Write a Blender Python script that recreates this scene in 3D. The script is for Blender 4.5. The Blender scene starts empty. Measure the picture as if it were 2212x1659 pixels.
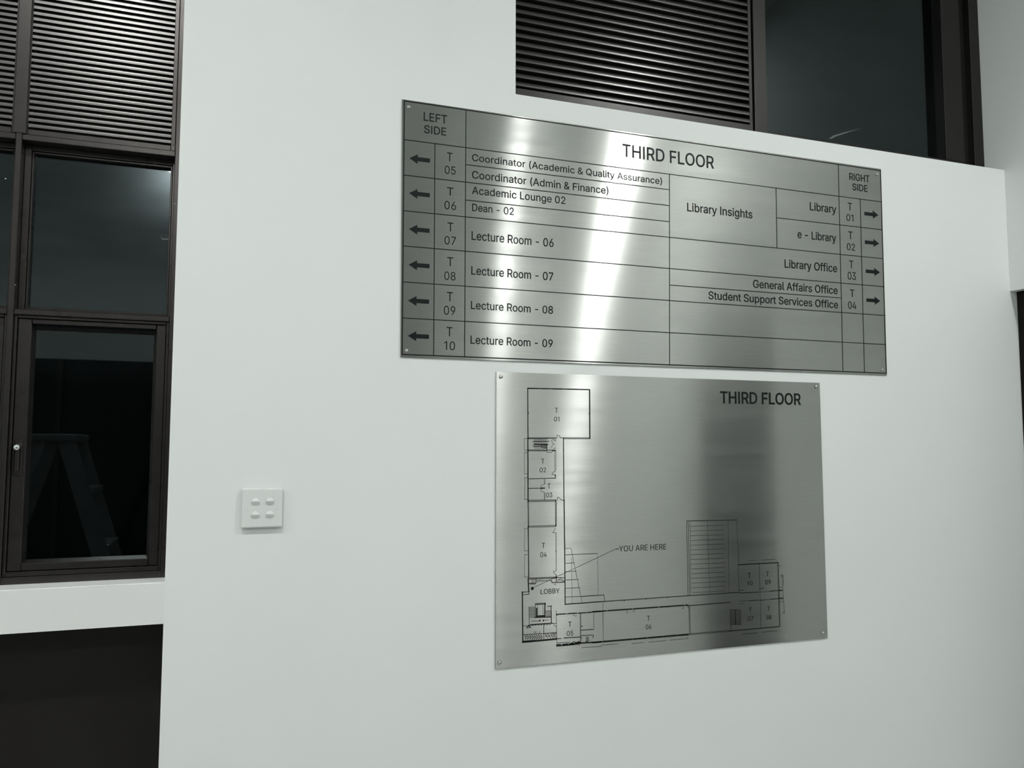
import bpy, bmesh, math, random
from mathutils import Vector, Matrix
random.seed(7)

# ------------------------------------------------------------------ camera
S = bpy.context.scene
COL = S.collection
W, H = 2212, 1659
FPX, YAW, PITCH, ROLL = 1755.89, 0.341234, 0.077031, 0.00171958
CAM = Vector((0.0, -1.894, 1.6))
_cy, _sy, _cp, _sp = math.cos(YAW), math.sin(YAW), math.cos(PITCH), math.sin(PITCH)
FW = Vector((_sy*_cp, _cy*_cp, _sp))
_r = Vector((_cy, -_sy, 0)); _u = _r.cross(FW)
_cr, _sr = math.cos(ROLL), math.sin(ROLL)
RT = _cr*_r + _sr*_u
UP = -_sr*_r + _cr*_u
cam_d = bpy.data.cameras.new('camera'); cam = bpy.data.objects.new('camera', cam_d); COL.objects.link(cam)
cam_d.sensor_width = 36; cam_d.lens = FPX*36/W; cam_d.clip_start = 0.05
cam.matrix_world = Matrix(((RT.x, UP.x, -FW.x, CAM.x), (RT.y, UP.y, -FW.y, CAM.y), (RT.z, UP.z, -FW.z, CAM.z), (0, 0, 0, 1)))
S.camera = cam

# ------------------------------------------------------------------ world (night outside) and view
wd = bpy.data.worlds.new('night'); S.world = wd; wd.use_nodes = True
wd.node_tree.nodes['Background'].inputs[0].default_value = (0.010, 0.013, 0.014, 1)
wd.node_tree.nodes['Background'].inputs[1].default_value = 0.6
S.view_settings.view_transform = 'Standard'; S.view_settings.look = 'None'
S.view_settings.gamma = 1; S.view_settings.use_curve_mapping = False
S.view_settings.exposure = 0.0
LAMP_STRENGTH = 452.0
LAMP_R = 0.082
RIM = 0.012
CEIL = 3.66
# (x, y) of the ceiling downlights
LAMPS = [(2.02, -1.70), (-0.46, -1.70), (2.20, -4.30), (-0.36, -4.30), (-2.90, -1.70), (-2.90, -4.30)]

def at(px, py, Y=0.0):
    """photo pixel -> point on the plane y = Y"""
    d = (px-W/2)/FPX*RT - (py-H/2)/FPX*UP + FW
    t = (Y-CAM.y)/d.y
    return CAM + d*t

# ------------------------------------------------------------------ materials
def mat(name, base=(.5, .5, .5), rough=.5, metal=0.0, spec=.5, **kw):
    m = bpy.data.materials.new(name); m.use_nodes = True
    b = m.node_tree.nodes['Principled BSDF']
    b.inputs['Base Color'].default_value = (*base, 1); b.inputs['Roughness'].default_value = rough
    b.inputs['Metallic'].default_value = metal; b.inputs['Specular IOR Level'].default_value = spec
    for k, v in kw.items(): b.inputs[k].default_value = v
    return m
def nd(m, t, **kw):
    n = m.node_tree.nodes.new(t)
    for k, v in kw.items(): setattr(n, k, v)
    return n
def lk(m, a, b): m.node_tree.links.new(a, b)

def noisy(m, c1, c2, scale, detail=4, bump=0.0, bscale=None, rough=None, stretch=(1, 1, 1)):
    b = m.node_tree.nodes['Principled BSDF']
    tc = nd(m, 'ShaderNodeTexCoord'); mp = nd(m, 'ShaderNodeMapping'); mp.inputs['Scale'].default_value = stretch
    lk(m, tc.outputs['Object'], mp.inputs['Vector'])
    n = nd(m, 'ShaderNodeTexNoise'); n.inputs['Scale'].default_value = scale; n.inputs['Detail'].default_value = detail
    lk(m, mp.outputs[0], n.inputs['Vector'])
    r = nd(m, 'ShaderNodeValToRGB'); r.color_ramp.elements[0].position = .3; r.color_ramp.elements[1].position = .7
    r.color_ramp.elements[0].color = (*c1, 1); r.color_ramp.elements[1].color = (*c2, 1)
    lk(m, n.outputs['Fac'], r.inputs[0]); lk(m, r.outputs[0], b.inputs['Base Color'])
    if rough:
        mr = nd(m, 'ShaderNodeMapRange'); mr.inputs['To Min'].default_value = rough[0]; mr.inputs['To Max'].default_value = rough[1]
        lk(m, n.outputs['Fac'], mr.inputs[0]); lk(m, mr.outputs[0], b.inputs['Roughness'])
    if bump:
        n2 = nd(m, 'ShaderNodeTexNoise'); n2.inputs['Scale'].default_value = bscale or scale*4; n2.inputs['Detail'].default_value = 3
        lk(m, mp.outputs[0], n2.inputs['Vector'])
        bp = nd(m, 'ShaderNodeBump'); bp.inputs['Strength'].default_value = bump; bp.inputs['Distance'].default_value = .002
        lk(m, n2.outputs['Fac'], bp.inputs['Height']); lk(m, bp.outputs[0], b.inputs['Normal'])
    return m

M = {}
M['paint'] = noisy(mat('wall_paint', rough=.62, spec=.35), (.775, .80, .785), (.80, .822, .808), 1.7, 3, bump=.10, bscale=55)
M['ceiling'] = noisy(mat('ceiling_paint', rough=.8, spec=.2), (.74, .76, .75), (.77, .79, .78), 1.2)
M['sill'] = noisy(mat('sill_paint', rough=.5, spec=.35), (.755, .76, .75), (.785, .79, .78), 3, 3, bump=.15, bscale=40)
M['floor'] = noisy(mat('floor_tile', rough=.3), (.37, .37, .36), (.43, .43, .42), 3, 5, rough=(.25, .4))
M['grout'] = mat('grout', (.16, .16, .155), .8)
M['bronze'] = noisy(mat('dark_bronze_frame', rough=.36, metal=.8, spec=.5), (.054, .049, .047), (.062, .056, .054), 30, 4, rough=(.26, .30))
M['blade'] = noisy(mat('louvre_blade', rough=.28, metal=.8, spec=.5), (.105, .100, .098), (.125, .120, .117), 14, 4, rough=(.25, .34), stretch=(.3, 1, 3))
M['blade_dark'] = noisy(mat('louvre_blade_dark', rough=.28, metal=.8, spec=.5), (.060, .057, .056), (.072, .069, .067), 14, 4, rough=(.24, .32), stretch=(.3, 1, 3))
M['bronze_dark'] = mat('near_black_frame', (.026, .024, .023), .30, .6)
M['cavity'] = mat('dark_cavity', (.012, .012, .009), .8, spec=.1)
M['chrome'] = mat('chrome', (.75, .76, .77), .12, 1.0)
M['screw'] = mat('screw_steel', (.62, .62, .60), .18, 1.0)
M['plastic'] = mat('white_plastic', (.74, .765, .745), .22, spec=.5)
M['plastic_key'] = mat('switch_key', (.70, .725, .71), .25, spec=.5)
M['ink'] = mat('black_enamel_ink', (.007, .008, .008), .46, spec=.18)
M['film'] = noisy(mat('dark_window_film', rough=.5, spec=.25), (.0085, .0072, .0062), (.0105, .0095, .0082), 9, 5)
M['lit_top'] = mat('sill_paint_lit', (.93, .94, .935), .35, spec=.5)  # extra white standing for lamp light falling on the sill top
M['alu'] = noisy(mat('ladder_aluminium', rough=.4, metal=.5), (.22, .225, .225), (.28, .285, .285), 12)
M['black_plastic'] = mat('black_plastic', (.03, .03, .03), .5)
M['door'] = noisy(mat('door_laminate', rough=.4), (.05, .035, .025), (.07, .05, .035), 4, 5, stretch=(1, 1, .15))

# tinted window glass: fresnel reflection over a dark tint, a touch of dust
def glass(name, tint, dust):
    m = bpy.data.materials.new(name); m.use_nodes = True; nt = m.node_tree; nt.nodes.clear()
    out = nd(m, 'ShaderNodeOutputMaterial')
    fr = nd(m, 'ShaderNodeFresnel'); fr.inputs['IOR'].default_value = 1.5
    tr = nd(m, 'ShaderNodeBsdfTransparent'); tr.inputs[0].default_value = (*tint, 1)
    gl = nd(m, 'ShaderNodeBsdfGlossy'); gl.inputs['Roughness'].default_value = .015; gl.inputs[0].default_value = (.8, .95, .95, 1)
    mx = nd(m, 'ShaderNodeMixShader'); lk(m, fr.outputs[0], mx.inputs[0]); lk(m, tr.outputs[0], mx.inputs[1]); lk(m, gl.outputs[0], mx.inputs[2])
    # dust: a rough glossy haze with smeared noise
    g2 = nd(m, 'ShaderNodeBsdfGlossy'); g2.inputs['Roughness'].default_value = .16; g2.inputs[0].default_value = (.8, .95, 1, 1)
    tc = nd(m, 'ShaderNodeTexCoord'); mp = nd(m, 'ShaderNodeMapping'); mp.inputs['Scale'].default_value = (1, 1, 4)
    lk(m, tc.outputs['Object'], mp.inputs[0])
    n = nd(m, 'ShaderNodeTexNoise'); n.inputs['Scale'].default_value = 5; n.inputs['Detail'].default_value = 6
    lk(m, mp.outputs[0], n.inputs['Vector'])
    mr = nd(m, 'ShaderNodeMapRange'); mr.inputs['From Min'].default_value = .3; mr.inputs['From Max'].default_value = .7
    mr.inputs['To Min'].default_value = dust*.6; mr.inputs['To Max'].default_value = dust
    lk(m, n.outputs['Fac'], mr.inputs[0])
    mx2 = nd(m, 'ShaderNodeMixShader'); lk(m, mr.outputs[0], mx2.inputs[0]); lk(m, mx.outputs[0], mx2.inputs[1]); lk(m, g2.outputs[0], mx2.inputs[2])
    lk(m, mx2.outputs[0], out.inputs[0]); return m
M['glass'] = glass('tinted_glass', (.10, .12, .12), .042)
M['glass_high'] = glass('tinted_glass_high', (.10, .12, .12), .014)
M['glass_dark'] = glass('dark_tinted_glass', (.06, .06, .06), .010)

# brushed stainless steel, brush lines horizontal (u of the uv map runs up the plate)
def brushed(name, base, mixf, l1, l2):
    """two anisotropic metal lobes (roughness, anisotropy): a tight one and a soft one, both smeared up and down the plate"""
    m = bpy.data.materials.new(name); m.use_nodes = True; m.node_tree.nodes.clear()
    out = nd(m, 'ShaderNodeOutputMaterial'); tg = nd(m, 'ShaderNodeTangent'); tg.direction_type = 'UV_MAP'; tg.uv_map = 'UVMap'
    tc = nd(m, 'ShaderNodeTexCoord')
    def streak(sx, sz, scale, det):
        mp = nd(m, 'ShaderNodeMapping'); mp.inputs['Scale'].default_value = (sx, 1, sz); lk(m, tc.outputs['Object'], mp.inputs[0])
        n = nd(m, 'ShaderNodeTexNoise'); n.inputs['Scale'].default_value = scale; n.inputs['Detail'].default_value = det
        lk(m, mp.outputs[0], n.inputs['Vector']); return n
    fine = streak(1.2, 60, 10, 5); wave = streak(1.0, 4.5, 2.2, 3); smear = streak(.8, 14, 2.5, 4)
    mc = nd(m, 'ShaderNodeMapRange'); mc.inputs['From Min'].default_value = .3; mc.inputs['From Max'].default_value = .7
    mc.inputs['To Min'].default_value = .95; mc.inputs['To Max'].default_value = 1.03
    lk(m, fine.outputs['Fac'], mc.inputs[0])
    vm = nd(m, 'ShaderNodeVectorMath', operation='SCALE'); vm.inputs[0].default_value = base
    lk(m, mc.outputs[0], vm.inputs['Scale'])
    ad = nd(m, 'ShaderNodeMath', operation='MULTIPLY_ADD'); ad.inputs[1].default_value = .18
    lk(m, smear.outputs['Fac'], ad.inputs[0]); lk(m, wave.outputs['Fac'], ad.inputs[2])
    bp = nd(m, 'ShaderNodeBump'); bp.inputs['Strength'].default_value = 1.0; bp.inputs['Distance'].default_value = .00055
    lk(m, ad.outputs[0], bp.inputs['Height'])
    gs = []
    for r, a in (l1, l2):
        g = nd(m, 'ShaderNodeBsdfAnisotropic'); g.distribution = 'GGX'; g.inputs['Anisotropy'].default_value = a
        mr = nd(m, 'ShaderNodeMapRange'); mr.inputs['From Min'].default_value = .3; mr.inputs['From Max'].default_value = .7
        mr.inputs['To Min'].default_value = r*.88; mr.inputs['To Max'].default_value = r*1.12
        lk(m, smear.outputs['Fac'], mr.inputs[0]); lk(m, mr.outputs[0], g.inputs['Roughness'])
        lk(m, vm.outputs[0], g.inputs['Color']); lk(m, tg.outputs[0], g.inputs['Tangent']); lk(m, bp.outputs[0], g.inputs['Normal']); gs.append(g)
    mx = nd(m, 'ShaderNodeMixShader'); mx.inputs[0].default_value = mixf
    lk(m, gs[0].outputs[0], mx.inputs[1]); lk(m, gs[1].outputs[0], mx.inputs[2]); lk(m, mx.outputs[0], out.inputs[0])
    return m
M['steel'] = brushed('brushed_stainless_steel', (.44, .446, .424), .33, (.22, -.80), (.37, -.66))

# ------------------------------------------------------------------ mesh helpers
def box(bm, a, b, bev=0.0, seg=1):
    x0, x1 = sorted((a[0], b[0])); y0, y1 = sorted((a[1], b[1])); z0, z1 = sorted((a[2], b[2]))
    vs = [bm.verts.new((x, y, z)) for x in (x0, x1) for y in (y0, y1) for z in (z0, z1)]
    fs = [bm.faces.new([vs[i] for i in f]) for f in ((0, 1, 3, 2), (4, 6, 7, 5), (0, 4, 5, 1), (2, 3, 7, 6), (0, 2, 6, 4), (1, 5, 7, 3))]
    if bev:
        es = {e for f in fs for e in f.edges}
        bmesh.ops.bevel(bm, geom=list(es), offset=bev, segments=seg, affect='EDGES', profile=.5)
    return vs
def B(*boxes, bev=0.0):
    bm = bmesh.new()
    for a, b in boxes: box(bm, a, b, bev)
    return bm
def loft(bm, prof, axis, a, b):
    """closed profile (list of 2-tuples) extruded along axis from a to b"""
    def P(t, p):
        return {'x': (t, p[0], p[1]), 'y': (p[0], t, p[1]), 'z': (p[0], p[1], t)}[axis]
    A = [bm.verts.new(P(a, p)) for p in prof]; C = [bm.verts.new(P(b, p)) for p in prof]
    n = len(prof)
    for i in range(n): bm.faces.new((A[i], A[(i+1) % n], C[(i+1) % n], C[i]))
    bm.faces.new(A[::-1]); bm.faces.new(C)
def lathe(bm, prof, org, ax='z', n=24, sx=1.0):
    """prof: list of (radius, height)"""
    rings = []
    for r, h in prof:
        ring = []
        for i in range(n):
            a = 2*math.pi*i/n; c, s = r*math.cos(a)*sx, r*math.sin(a)
            v = {'z': (c, s, h), 'y': (c, h, s), 'x': (h, c, s)}[ax]
            ring.append(bm.verts.new((org[0]+v[0], org[1]+v[1], org[2]+v[2])))
        rings.append(ring)
    for A, C in zip(rings, rings[1:]):
        for i in range(n): bm.faces.new((A[i], A[(i+1) % n], C[(i+1) % n], C[i]))
    bm.faces.new(rings[0]); bm.faces.new(rings[-1])
def obj(name, bm, m, parent=None, smooth=False, **props):
    if isinstance(bm, bmesh.types.BMesh):
        bmesh.ops.recalc_face_normals(bm, faces=bm.faces)
        me = bpy.data.meshes.new(name); bm.to_mesh(me); bm.free()
    else: me = bm
    if m is not None:
        me.materials.clear(); me.materials.append(M[m])
    if smooth:
        for p in me.polygons: p.use_smooth = True
    o = bpy.data.objects.new(name, me); COL.objects.link(o)
    if parent is not None:
        o.parent = parent; o.matrix_parent_inverse = Matrix.Translation(-Vector(parent.location)) if parent.parent is None else Matrix.Identity(4)
        if parent.parent is None and parent.type != 'EMPTY': o.matrix_parent_inverse = Matrix.Identity(4)
    for k, v in props.items(): o[k] = v
    return o
def empty(name, loc=(0, 0, 0), **props):
    o = bpy.data.objects.new(name, None); COL.objects.link(o); o.location = loc; o.empty_display_size = .05
    for k, v in props.items(): o[k] = v
    return o
def struct(name, bm, m, **kw): return obj(name, bm, m, kind='structure', **kw)

# ------------------------------------------------------------------ the shell (z up from the floor; eye height 1.6)
E = 1.6
XL, XJ, XC = -1.065, -0.107, 2.367      # left end of window strip, wall edge, corner with the side wall
ZS = E+.898                             # sill of the high window
X_OPEN = 0.681                          # left edge of the high window opening
XW, YF = -4.2, -6.3                     # far left wall, far back wall
T = .20
ZH = 3.50                               # window heads
bm = B(((XJ, 0, 0), (2.62, T, ZS)), ((XJ, 0, ZS), (X_OPEN, T, ZH)), ((XJ, 0, ZH), (2.62, T, CEIL)),
       ((XW-.1, 0, 0), (XL, T, ZH)), ((XW-.1, 0, ZH), (XJ, T, CEIL)))
struct('wall_back', bm, 'paint', label='white painted wall carrying the two steel signs')
# white sill beam between the upper windows and the dark opening below
bm = bmesh.new()
zb0, zb1 = E-.374, E-.289
vs = box(bm, (XL, .0015, zb0), (XJ, T, zb1))
bmesh.ops.subdivide_edges(bm, edges=[e for e in bm.edges if abs(e.verts[0].co.x-e.verts[1].co.x) > .5], cuts=40)
for v in bm.verts:
    if v.co.z > zb1-.001 and v.co.y < .01 and XL+.01 < v.co.x < XJ-.01: v.co.z += random.uniform(-.0009, .0006); v.co.y += random.uniform(-.0004, .0008)
struct('trim_1', bm, 'sill', label='white plastered sill beam under the left windows')
struct_sill = bpy.data.objects['trim_1']
obj('lit_sill_top', B(((XL+.002, .004, zb1-.0005), (XJ-.0005, .075, zb1+.0012)), bev=.0004), 'lit_top', struct_sill, label='top of the sill beam, whitened to look lit from above')
struct('floor', B(((XW-.1, YF-.1, -.1), (2.75, T, -.004))), 'grout')
fl = bpy.data.objects['floor']
tme = None
tile_n = 0
tx = XW
ts = .6
while tx < 2.6:
    ty = YF
    while ty < -.001:
        x1, y1 = min(tx+ts, 2.60), min(ty+ts, 0)
        if x1-tx > .05 and y1-ty > .05:
            if abs(x1-tx-ts) < 1e-6 and abs(y1-ty-ts) < 1e-6:
                if tme is None:
                    b_ = B(((.0015, .0015, -.009), (ts-.0015, ts-.0015, 0)), bev=.0008); bmesh.ops.recalc_face_normals(b_, faces=b_.faces)
                    tme = bpy.data.meshes.new('tile'); b_.to_mesh(tme); b_.free(); tme.materials.append(M['floor'])
                o = bpy.data.objects.new('tile', tme); o.location = (tx, ty, 0)
            else:
                b_ = B(((.0015, .0015, -.009), (x1-tx-.0015, y1-ty-.0015, 0)), bev=.0008); bmesh.ops.recalc_face_normals(b_, faces=b_.faces)
                me = bpy.data.meshes.new('tile'); b_.to_mesh(me); b_.free(); me.materials.append(M['floor'])
                o = bpy.data.objects.new('tile', me); o.location = (tx, ty, 0)
            COL.objects.link(o); o.parent = fl
        ty += ts
    tx += ts
struct('ceiling', B(((XW-.1, YF-.1, CEIL), (2.75, T, CEIL+.1))), 'ceiling')

# side wall on the right, with tall narrow openings whose heads are at 2.1 m
ZL = E+.5
XR1 = 2.62
side_open = [(-.46, 0.0), (-1.82, -1.20)]
bm = bmesh.new()
box(bm, (XC, T, ZS), (XR1, 0, CEIL))                      # beside the high window, behind the wall face
box(bm, (XC, 0, ZL), (XR1, YF, CEIL))                     # above the heads
box(bm, (XC, side_open[0][0], 0), (XR1, side_open[1][1], ZL))
box(bm, (XC, side_open[1][0], 0), (XR1, YF, ZL))
struct('wall_right', bm, 'paint', label='white side wall with tall dark openings')
struct('wall_left', B(((XW-.1, YF, 0), (XW, 0, CEIL))), 'paint')
# far wall behind the camera: solid ends, a wide dark glazed opening onto the night
bm = B(((XW-.1, YF-.1, 0), (-2.6, YF, CEIL)), ((-2.6, YF-.1, 2.4), (XR1, YF, CEIL)), ((2.0, YF-.1, 0), (XR1, YF, 2.4)))
struct('wall_front', bm, 'paint')

# ------------------------------------------------------------------ windows
YP = .070        # front of the aluminium frames
def frame(name, parent, x0, x1, z0, z1, w, y0, y1, m='bronze', bev=.0015, **kw):
    """mitred rectangular frame as one mesh; w = (left, right, bottom, top)"""
    l, r, b, t = w
    return obj(name, B(((x0, y0, z0), (x0+l, y1, z1)), ((x1-r, y0, z0), (x1, y1, z1)), ((x0+l, y0, z0), (x1-r, y1, z0+b)), ((x0+l, y0, z1-t), (x1-r, y1, z1)), bev=bev), m, parent, **kw)
def blade_mesh(name, x0, x1, front, m='blade'):
    """one louvre blade: upright front face curling back at its top; front = profile points (y, z) from the lower edge up"""
    bm = bmesh.new(); th = .0011
    back = [(y+th, z-(th*.6 if i else 0)) for i, (y, z) in enumerate(front)][::-1]
    loft(bm, front+back, 'x', x0, x1); bmesh.ops.recalc_face_normals(bm, faces=bm.faces)
    me = bpy.data.meshes.new(name); bm.to_mesh(me); bm.free(); me.materials.append(M[m]); return me
FRONT_FINE = [(0, 0), (.00005, .0042), (.0002, .0060), (.0006, .0072), (.0014, .0082), (.0028, .0088)]
FRONT_WIDE = [(0, 0), (.0001, .0045), (.0006, .0078), (.0016, .0104), (.0034, .0128), (.0062, .0148), (.0100, .0160)]
def louvre(parent, x0, x1, z0, z1, first, pitch, front, stile, rail, yf, fm='bronze', bmn='blade'):
    fr = frame('louvre_frame', parent, x0, x1, z0, z1, (stile, stile, rail, .02), yf, yf+.03, m=fm, bev=.0008)
    obj('louvre_backing', B(((x0+stile, yf+.045, z0), (x1-stile, yf+.048, z1))), 'cavity', parent)
    me = blade_mesh('slat', x0+stile, x1-stile, front, bmn)
    z = first
    while z < z1-.02:
        o = bpy.data.objects.new('slat', me); COL.objects.link(o); o.parent = fr; o.location = (0, yf+.0015, z); z += pitch
    return fr

# --- left window strip
w1 = empty('window_1', (XL, YP, zb1), kind='structure', label='tall dark bronze window strip with louvres, fixed panes and casements')
MW = .012
PIT = .3170
mx = [XJ-.013]                      # right jamb inner edge, then mullions going left
bays = []
xr = -.120
for k in range(3):
    xl = xr-.305
    bays.append((xl, xr)); xr = xl-MW
z_t1a, z_t1b = E+.659, E+.6715
z_t2a, z_t2b = E+.279, E+.2905
obj('jamb', B(((bays[0][1], YP, zb1+.004), (XJ+.004, YP+.09, ZH-.001)), bev=.001), 'bronze', w1)
obj('jamb', B(((XL-.004, YP, zb1+.004), (bays[2][0], YP+.09, ZH-.001)), bev=.001), 'bronze', w1)
for k in range(2):
    xa, xb = bays[k+1][1], bays[k][0]
    obj('mullion', B(((xa, YP-.004, zb1+.004), (xb, YP+.09, ZH-.001)), bev=.0015), 'bronze', w1)
    # wider cover strips beside the louvres
    obj('mullion_cover', B(((xa-.006, YP-.006, z_t1b), (xb+.008, YP-.0005, ZH-.001)), bev=.0015), 'bronze', w1)
obj('bottom_rail', B(((XL, YP+.002, zb1), (XJ, YP+.09, zb1+.016)), bev=.0015), 'bronze', w1)
for xa, xb in bays:
    obj('transom', B(((xa, YP-.002, z_t1a), (xb, YP+.09, z_t1b)), bev=.001), 'bronze', w1)
    obj('transom', B(((xa, YP-.002, z_t2a), (xb, YP+.09, z_t2b)), bev=.0015), 'bronze', w1)
    obj('transom', B(((xa, YP-.002, ZH-.02), (xb, YP+.09, ZH-.001)), bev=.001), 'bronze', w1)
    louvre(w1, xa+.0005, xb-.0005, z_t1b+.0005, ZH-.0205, E+.6900, .01335, FRONT_FINE, .009, .0125, YP+.001)
    # fixed pane: a set back bead round the glass, smaller inner bead
    f1 = frame('glazing_bead', w1, xa, xb, z_t2b, z_t1a, (.013, .006, .007, .011), YP+.030, YP+.075, bev=.001)
    frame('inner_bead', f1, xa+.0133, xb-.0063, z_t2b+.0073, z_t1a-.0113, (.004, .004, .004, .004), YP+.036, YP+.075, bev=.0008)
    obj('glass_pane', B(((xa+.017, YP+.050, z_t2b+.011), (xb-.010, YP+.055, z_t1a-.015))), 'glass', f1)
    # opening casement
    zs0, zs1 = zb1+.016, z_t2a
    frame('casement_rebate', w1, xa, xb, zs0, zs1, (.006, .006, .010, .006), YP+.006, YP+.075, bev=.0012)
    sa, sb = zs0+.0105, zs1-.0065
    sash = frame('casement_sash', w1, xa+.0065, xb-.0065, sa, sb, (.026, .020, .016, .010), YP+.012, YP+.06, bev=.0016)
    xi0, xi1, zi0, zi1 = xa+.0325, xb-.0265, sa+.016, sb-.016
    # splayed glazing bead inside the sash
    bm = bmesh.new()
    for q in (0, 1, 2, 3):
        d = .006
        o_, i_ = [(xi0, zi0), (xi1, zi0), (xi1, zi1), (xi0, zi1)], [(xi0+d, zi0+d), (xi1-d, zi0+d), (xi1-d, zi1-d), (xi0+d, zi1-d)]
        a, b, c, e = o_[q], o_[(q+1) % 4], i_[(q+1) % 4], i_[q]
        vs = [bm.verts.new((p[0], y, p[1])) for p, y in ((a, YP+.014), (b, YP+.014), (c, YP+.030), (e, YP+.030), (a, YP+.04), (b, YP+.04), (c, YP+.04), (e, YP+.04))]
        for f in ((0, 1, 2, 3), (4, 7, 6, 5), (0, 4, 5, 1), (3, 2, 6, 7), (0, 3, 7, 4), (1, 5, 6, 2)): bm.faces.new([vs[i] for i in f])
    obj('splayed_bead', bm, 'bronze', sash)
    obj('glass_pane', B(((xi0+.004, YP+.030, zi0+.004), (xi1-.004, YP+.035, zi1-.004))), 'glass_dark', sash)
    bm = bmesh.new()
    hx, hz = xa+.0065+.0118, E-.003
    lathe(bm, [(.001, -.020), (.0050, -.0192), (.0068, -.016), (.0070, -.011), (.0045, -.008), (.0045, .0)], (hx, YP+.012, hz), 'y', 20)
    obj('handle_knob', bm, 'chrome', sash, smooth=True, label='chrome casement handle knob')
    bm = bmesh.new(); box(bm, (hx-.008, YP+.0085, hz-.06), (hx+.008, YP+.0125, hz+.018), .002)
    box(bm, (hx-.0045, YP-.001, hz-.05), (hx+.0045, YP+.004, hz-.004), .002)
    obj('handle_plate', bm, 'bronze', sash)
# grey slivers on the panes: left pane scratched, high pane a tapered streak
M['pane_mark'] = mat('pane_mark', (.13, .14, .14), .5, metal=.3)
def pane_mark(parent, pts, Y):
    bm = bmesh.new(); P = [at(px, py, Y) for px, py in pts]
    f = [bm.verts.new((p.x, Y, p.z)) for p in P]; k = [bm.verts.new((p.x, Y+.0004, p.z)) for p in P]
    bm.faces.new(f); bm.faces.new(k[::-1])
    for i in range(len(f)): bm.faces.new((f[i], k[i], k[(i+1) % len(f)], f[(i+1) % len(f)]))
    obj('pane_mark', bm, 'pane_mark', parent)
pane_mark(w1, [(346, 511), (352, 515.5), (364, 515), (364, 517.5), (351, 518)], YP+.0495)
# little screws that catch the light
for px, py in ((29, 271), (64, 273), (377, 440), (374, 311), (12, 386), (32, 615)):
    p = at(px, py, YP-.001); bm = bmesh.new()
    lathe(bm, [(.0006, -.0022), (.0018, -.0016), (.0022, 0), (.0022, .004)], (p.x, YP, p.z), 'y', 10)
    obj('screw', bm, 'screw', w1, smooth=True)

# --- dark glazed opening below the sill beam
w2 = empty('window_2', (XL, YP, 0), kind='structure', label='dark glazed opening below the white sill beam')
frame('window_frame', w2, XL-.002, XJ+.03, .001, zb0+.03, (.02, .028, .02, .028), .10, .15)
obj('glass_pane', B(((XL+.015, .118, .018), (XJ+.006, .124, zb0+.005))), 'film', w2)

# --- high window at the right: louvre bay and glazed bay
w3 = empty('window_3', (X_OPEN, YP, ZS), kind='structure', label='high dark window with louvre bay and glazed bay above the signs')
XM0, XM1 = 1.461, 1.505
louvre(w3, X_OPEN-.03, XM0-.006, ZS+.001, ZH-.001, E+.958, .0224, FRONT_WIDE, .010, .052, YP+.004, 'bronze_dark', 'blade_dark')
obj('mullion', B(((XM0, YP, ZS), (XM1, YP+.09, ZH-.001)), bev=.0015), 'bronze_dark', w3)
obj('jamb', B(((2.325, YP, ZS), (XC, YP+.09, ZH-.001)), bev=.0015), 'bronze_dark', w3)
obj('jamb_step', B(((2.295, YP+.022, ZS), (2.325, YP+.09, ZH-.001)), bev=.0015), 'bronze_dark', w3)
obj('bottom_rail', B(((XM1, YP+.012, ZS), (2.295, YP+.09, ZS+.045)), bev=.0015), 'bronze_dark', w3)
obj('transom', B(((XM1, YP+.012, ZH-.03), (2.295, YP+.09, ZH-.001)), bev=.0015), 'bronze_dark', w3)
obj('glazing_bead', B(((2.215, YP+.012, ZS+.045), (2.295, YP+.09, ZH-.03)), ((XM1, YP+.03, ZS+.045), (XM1+.012, YP+.09, ZH-.03)), bev=.0015), 'bronze_dark', w3)
obj('glass_pane', B(((XM1+.008, YP+.050, ZS+.04), (2.219, YP+.055, ZH-.025))), 'glass_high', w3)

pane_mark(w3, [(1790, 299.5), (1800, 293.0), (1825, 285.5), (1862, 277), (1828, 287.0), (1804, 295.5), (1796, 300)], YP+.0495)  # tapered grey sliver lying on the high pane

# --- tall glazed openings in the side wall
for k, (ya, yb) in enumerate(side_open):
    w = empty('window_%d' % (4+k), (XC+.03, ya, 0), kind='structure',
              label=('dark tall window in the side wall, in the corner' if k == 0 else 'dark tall window further along the side wall'))
    X0, X1 = XC+.0285, XC+.09
    obj('window_frame', B(((X0, ya, .001), (X1, ya+.03, ZL)), ((X0, yb-.03, .001), (X1, yb, ZL)), ((X0, ya+.03, ZL-.006), (X1, yb-.03, ZL)), ((X0, ya+.03, .001), (X1, yb-.03, .04)), bev=.001), 'cavity', w)
    obj('glass_pane', B(((X0+.03, ya+.02, .03), (X0+.036, yb-.02, ZL-.004))), 'glass_dark', w)
w = empty('window_6', (-2.6, YF-.05, 0), kind='structure', label='wide dark glazing at the far end behind the viewer')
xs = [-2.6+i*1.15 for i in range(5)]
for i, x in enumerate(xs):
    obj('mullion', B(((x, YF-.09, .001), (x+.05 if i < 4 else 2.0, YF-.01, 2.4)), bev=.002) if i < 4 else B(((1.95, YF-.09, .001), (2.0, YF-.01, 2.4)), bev=.002), 'bronze', w)
for a, b in zip([x+.05 for x in xs[:4]], xs[1:4]+[1.95]):
    obj('glass_pane', B(((a, YF-.055, .001), (b, YF-.048, 2.4))), 'glass_dark', w)

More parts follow.
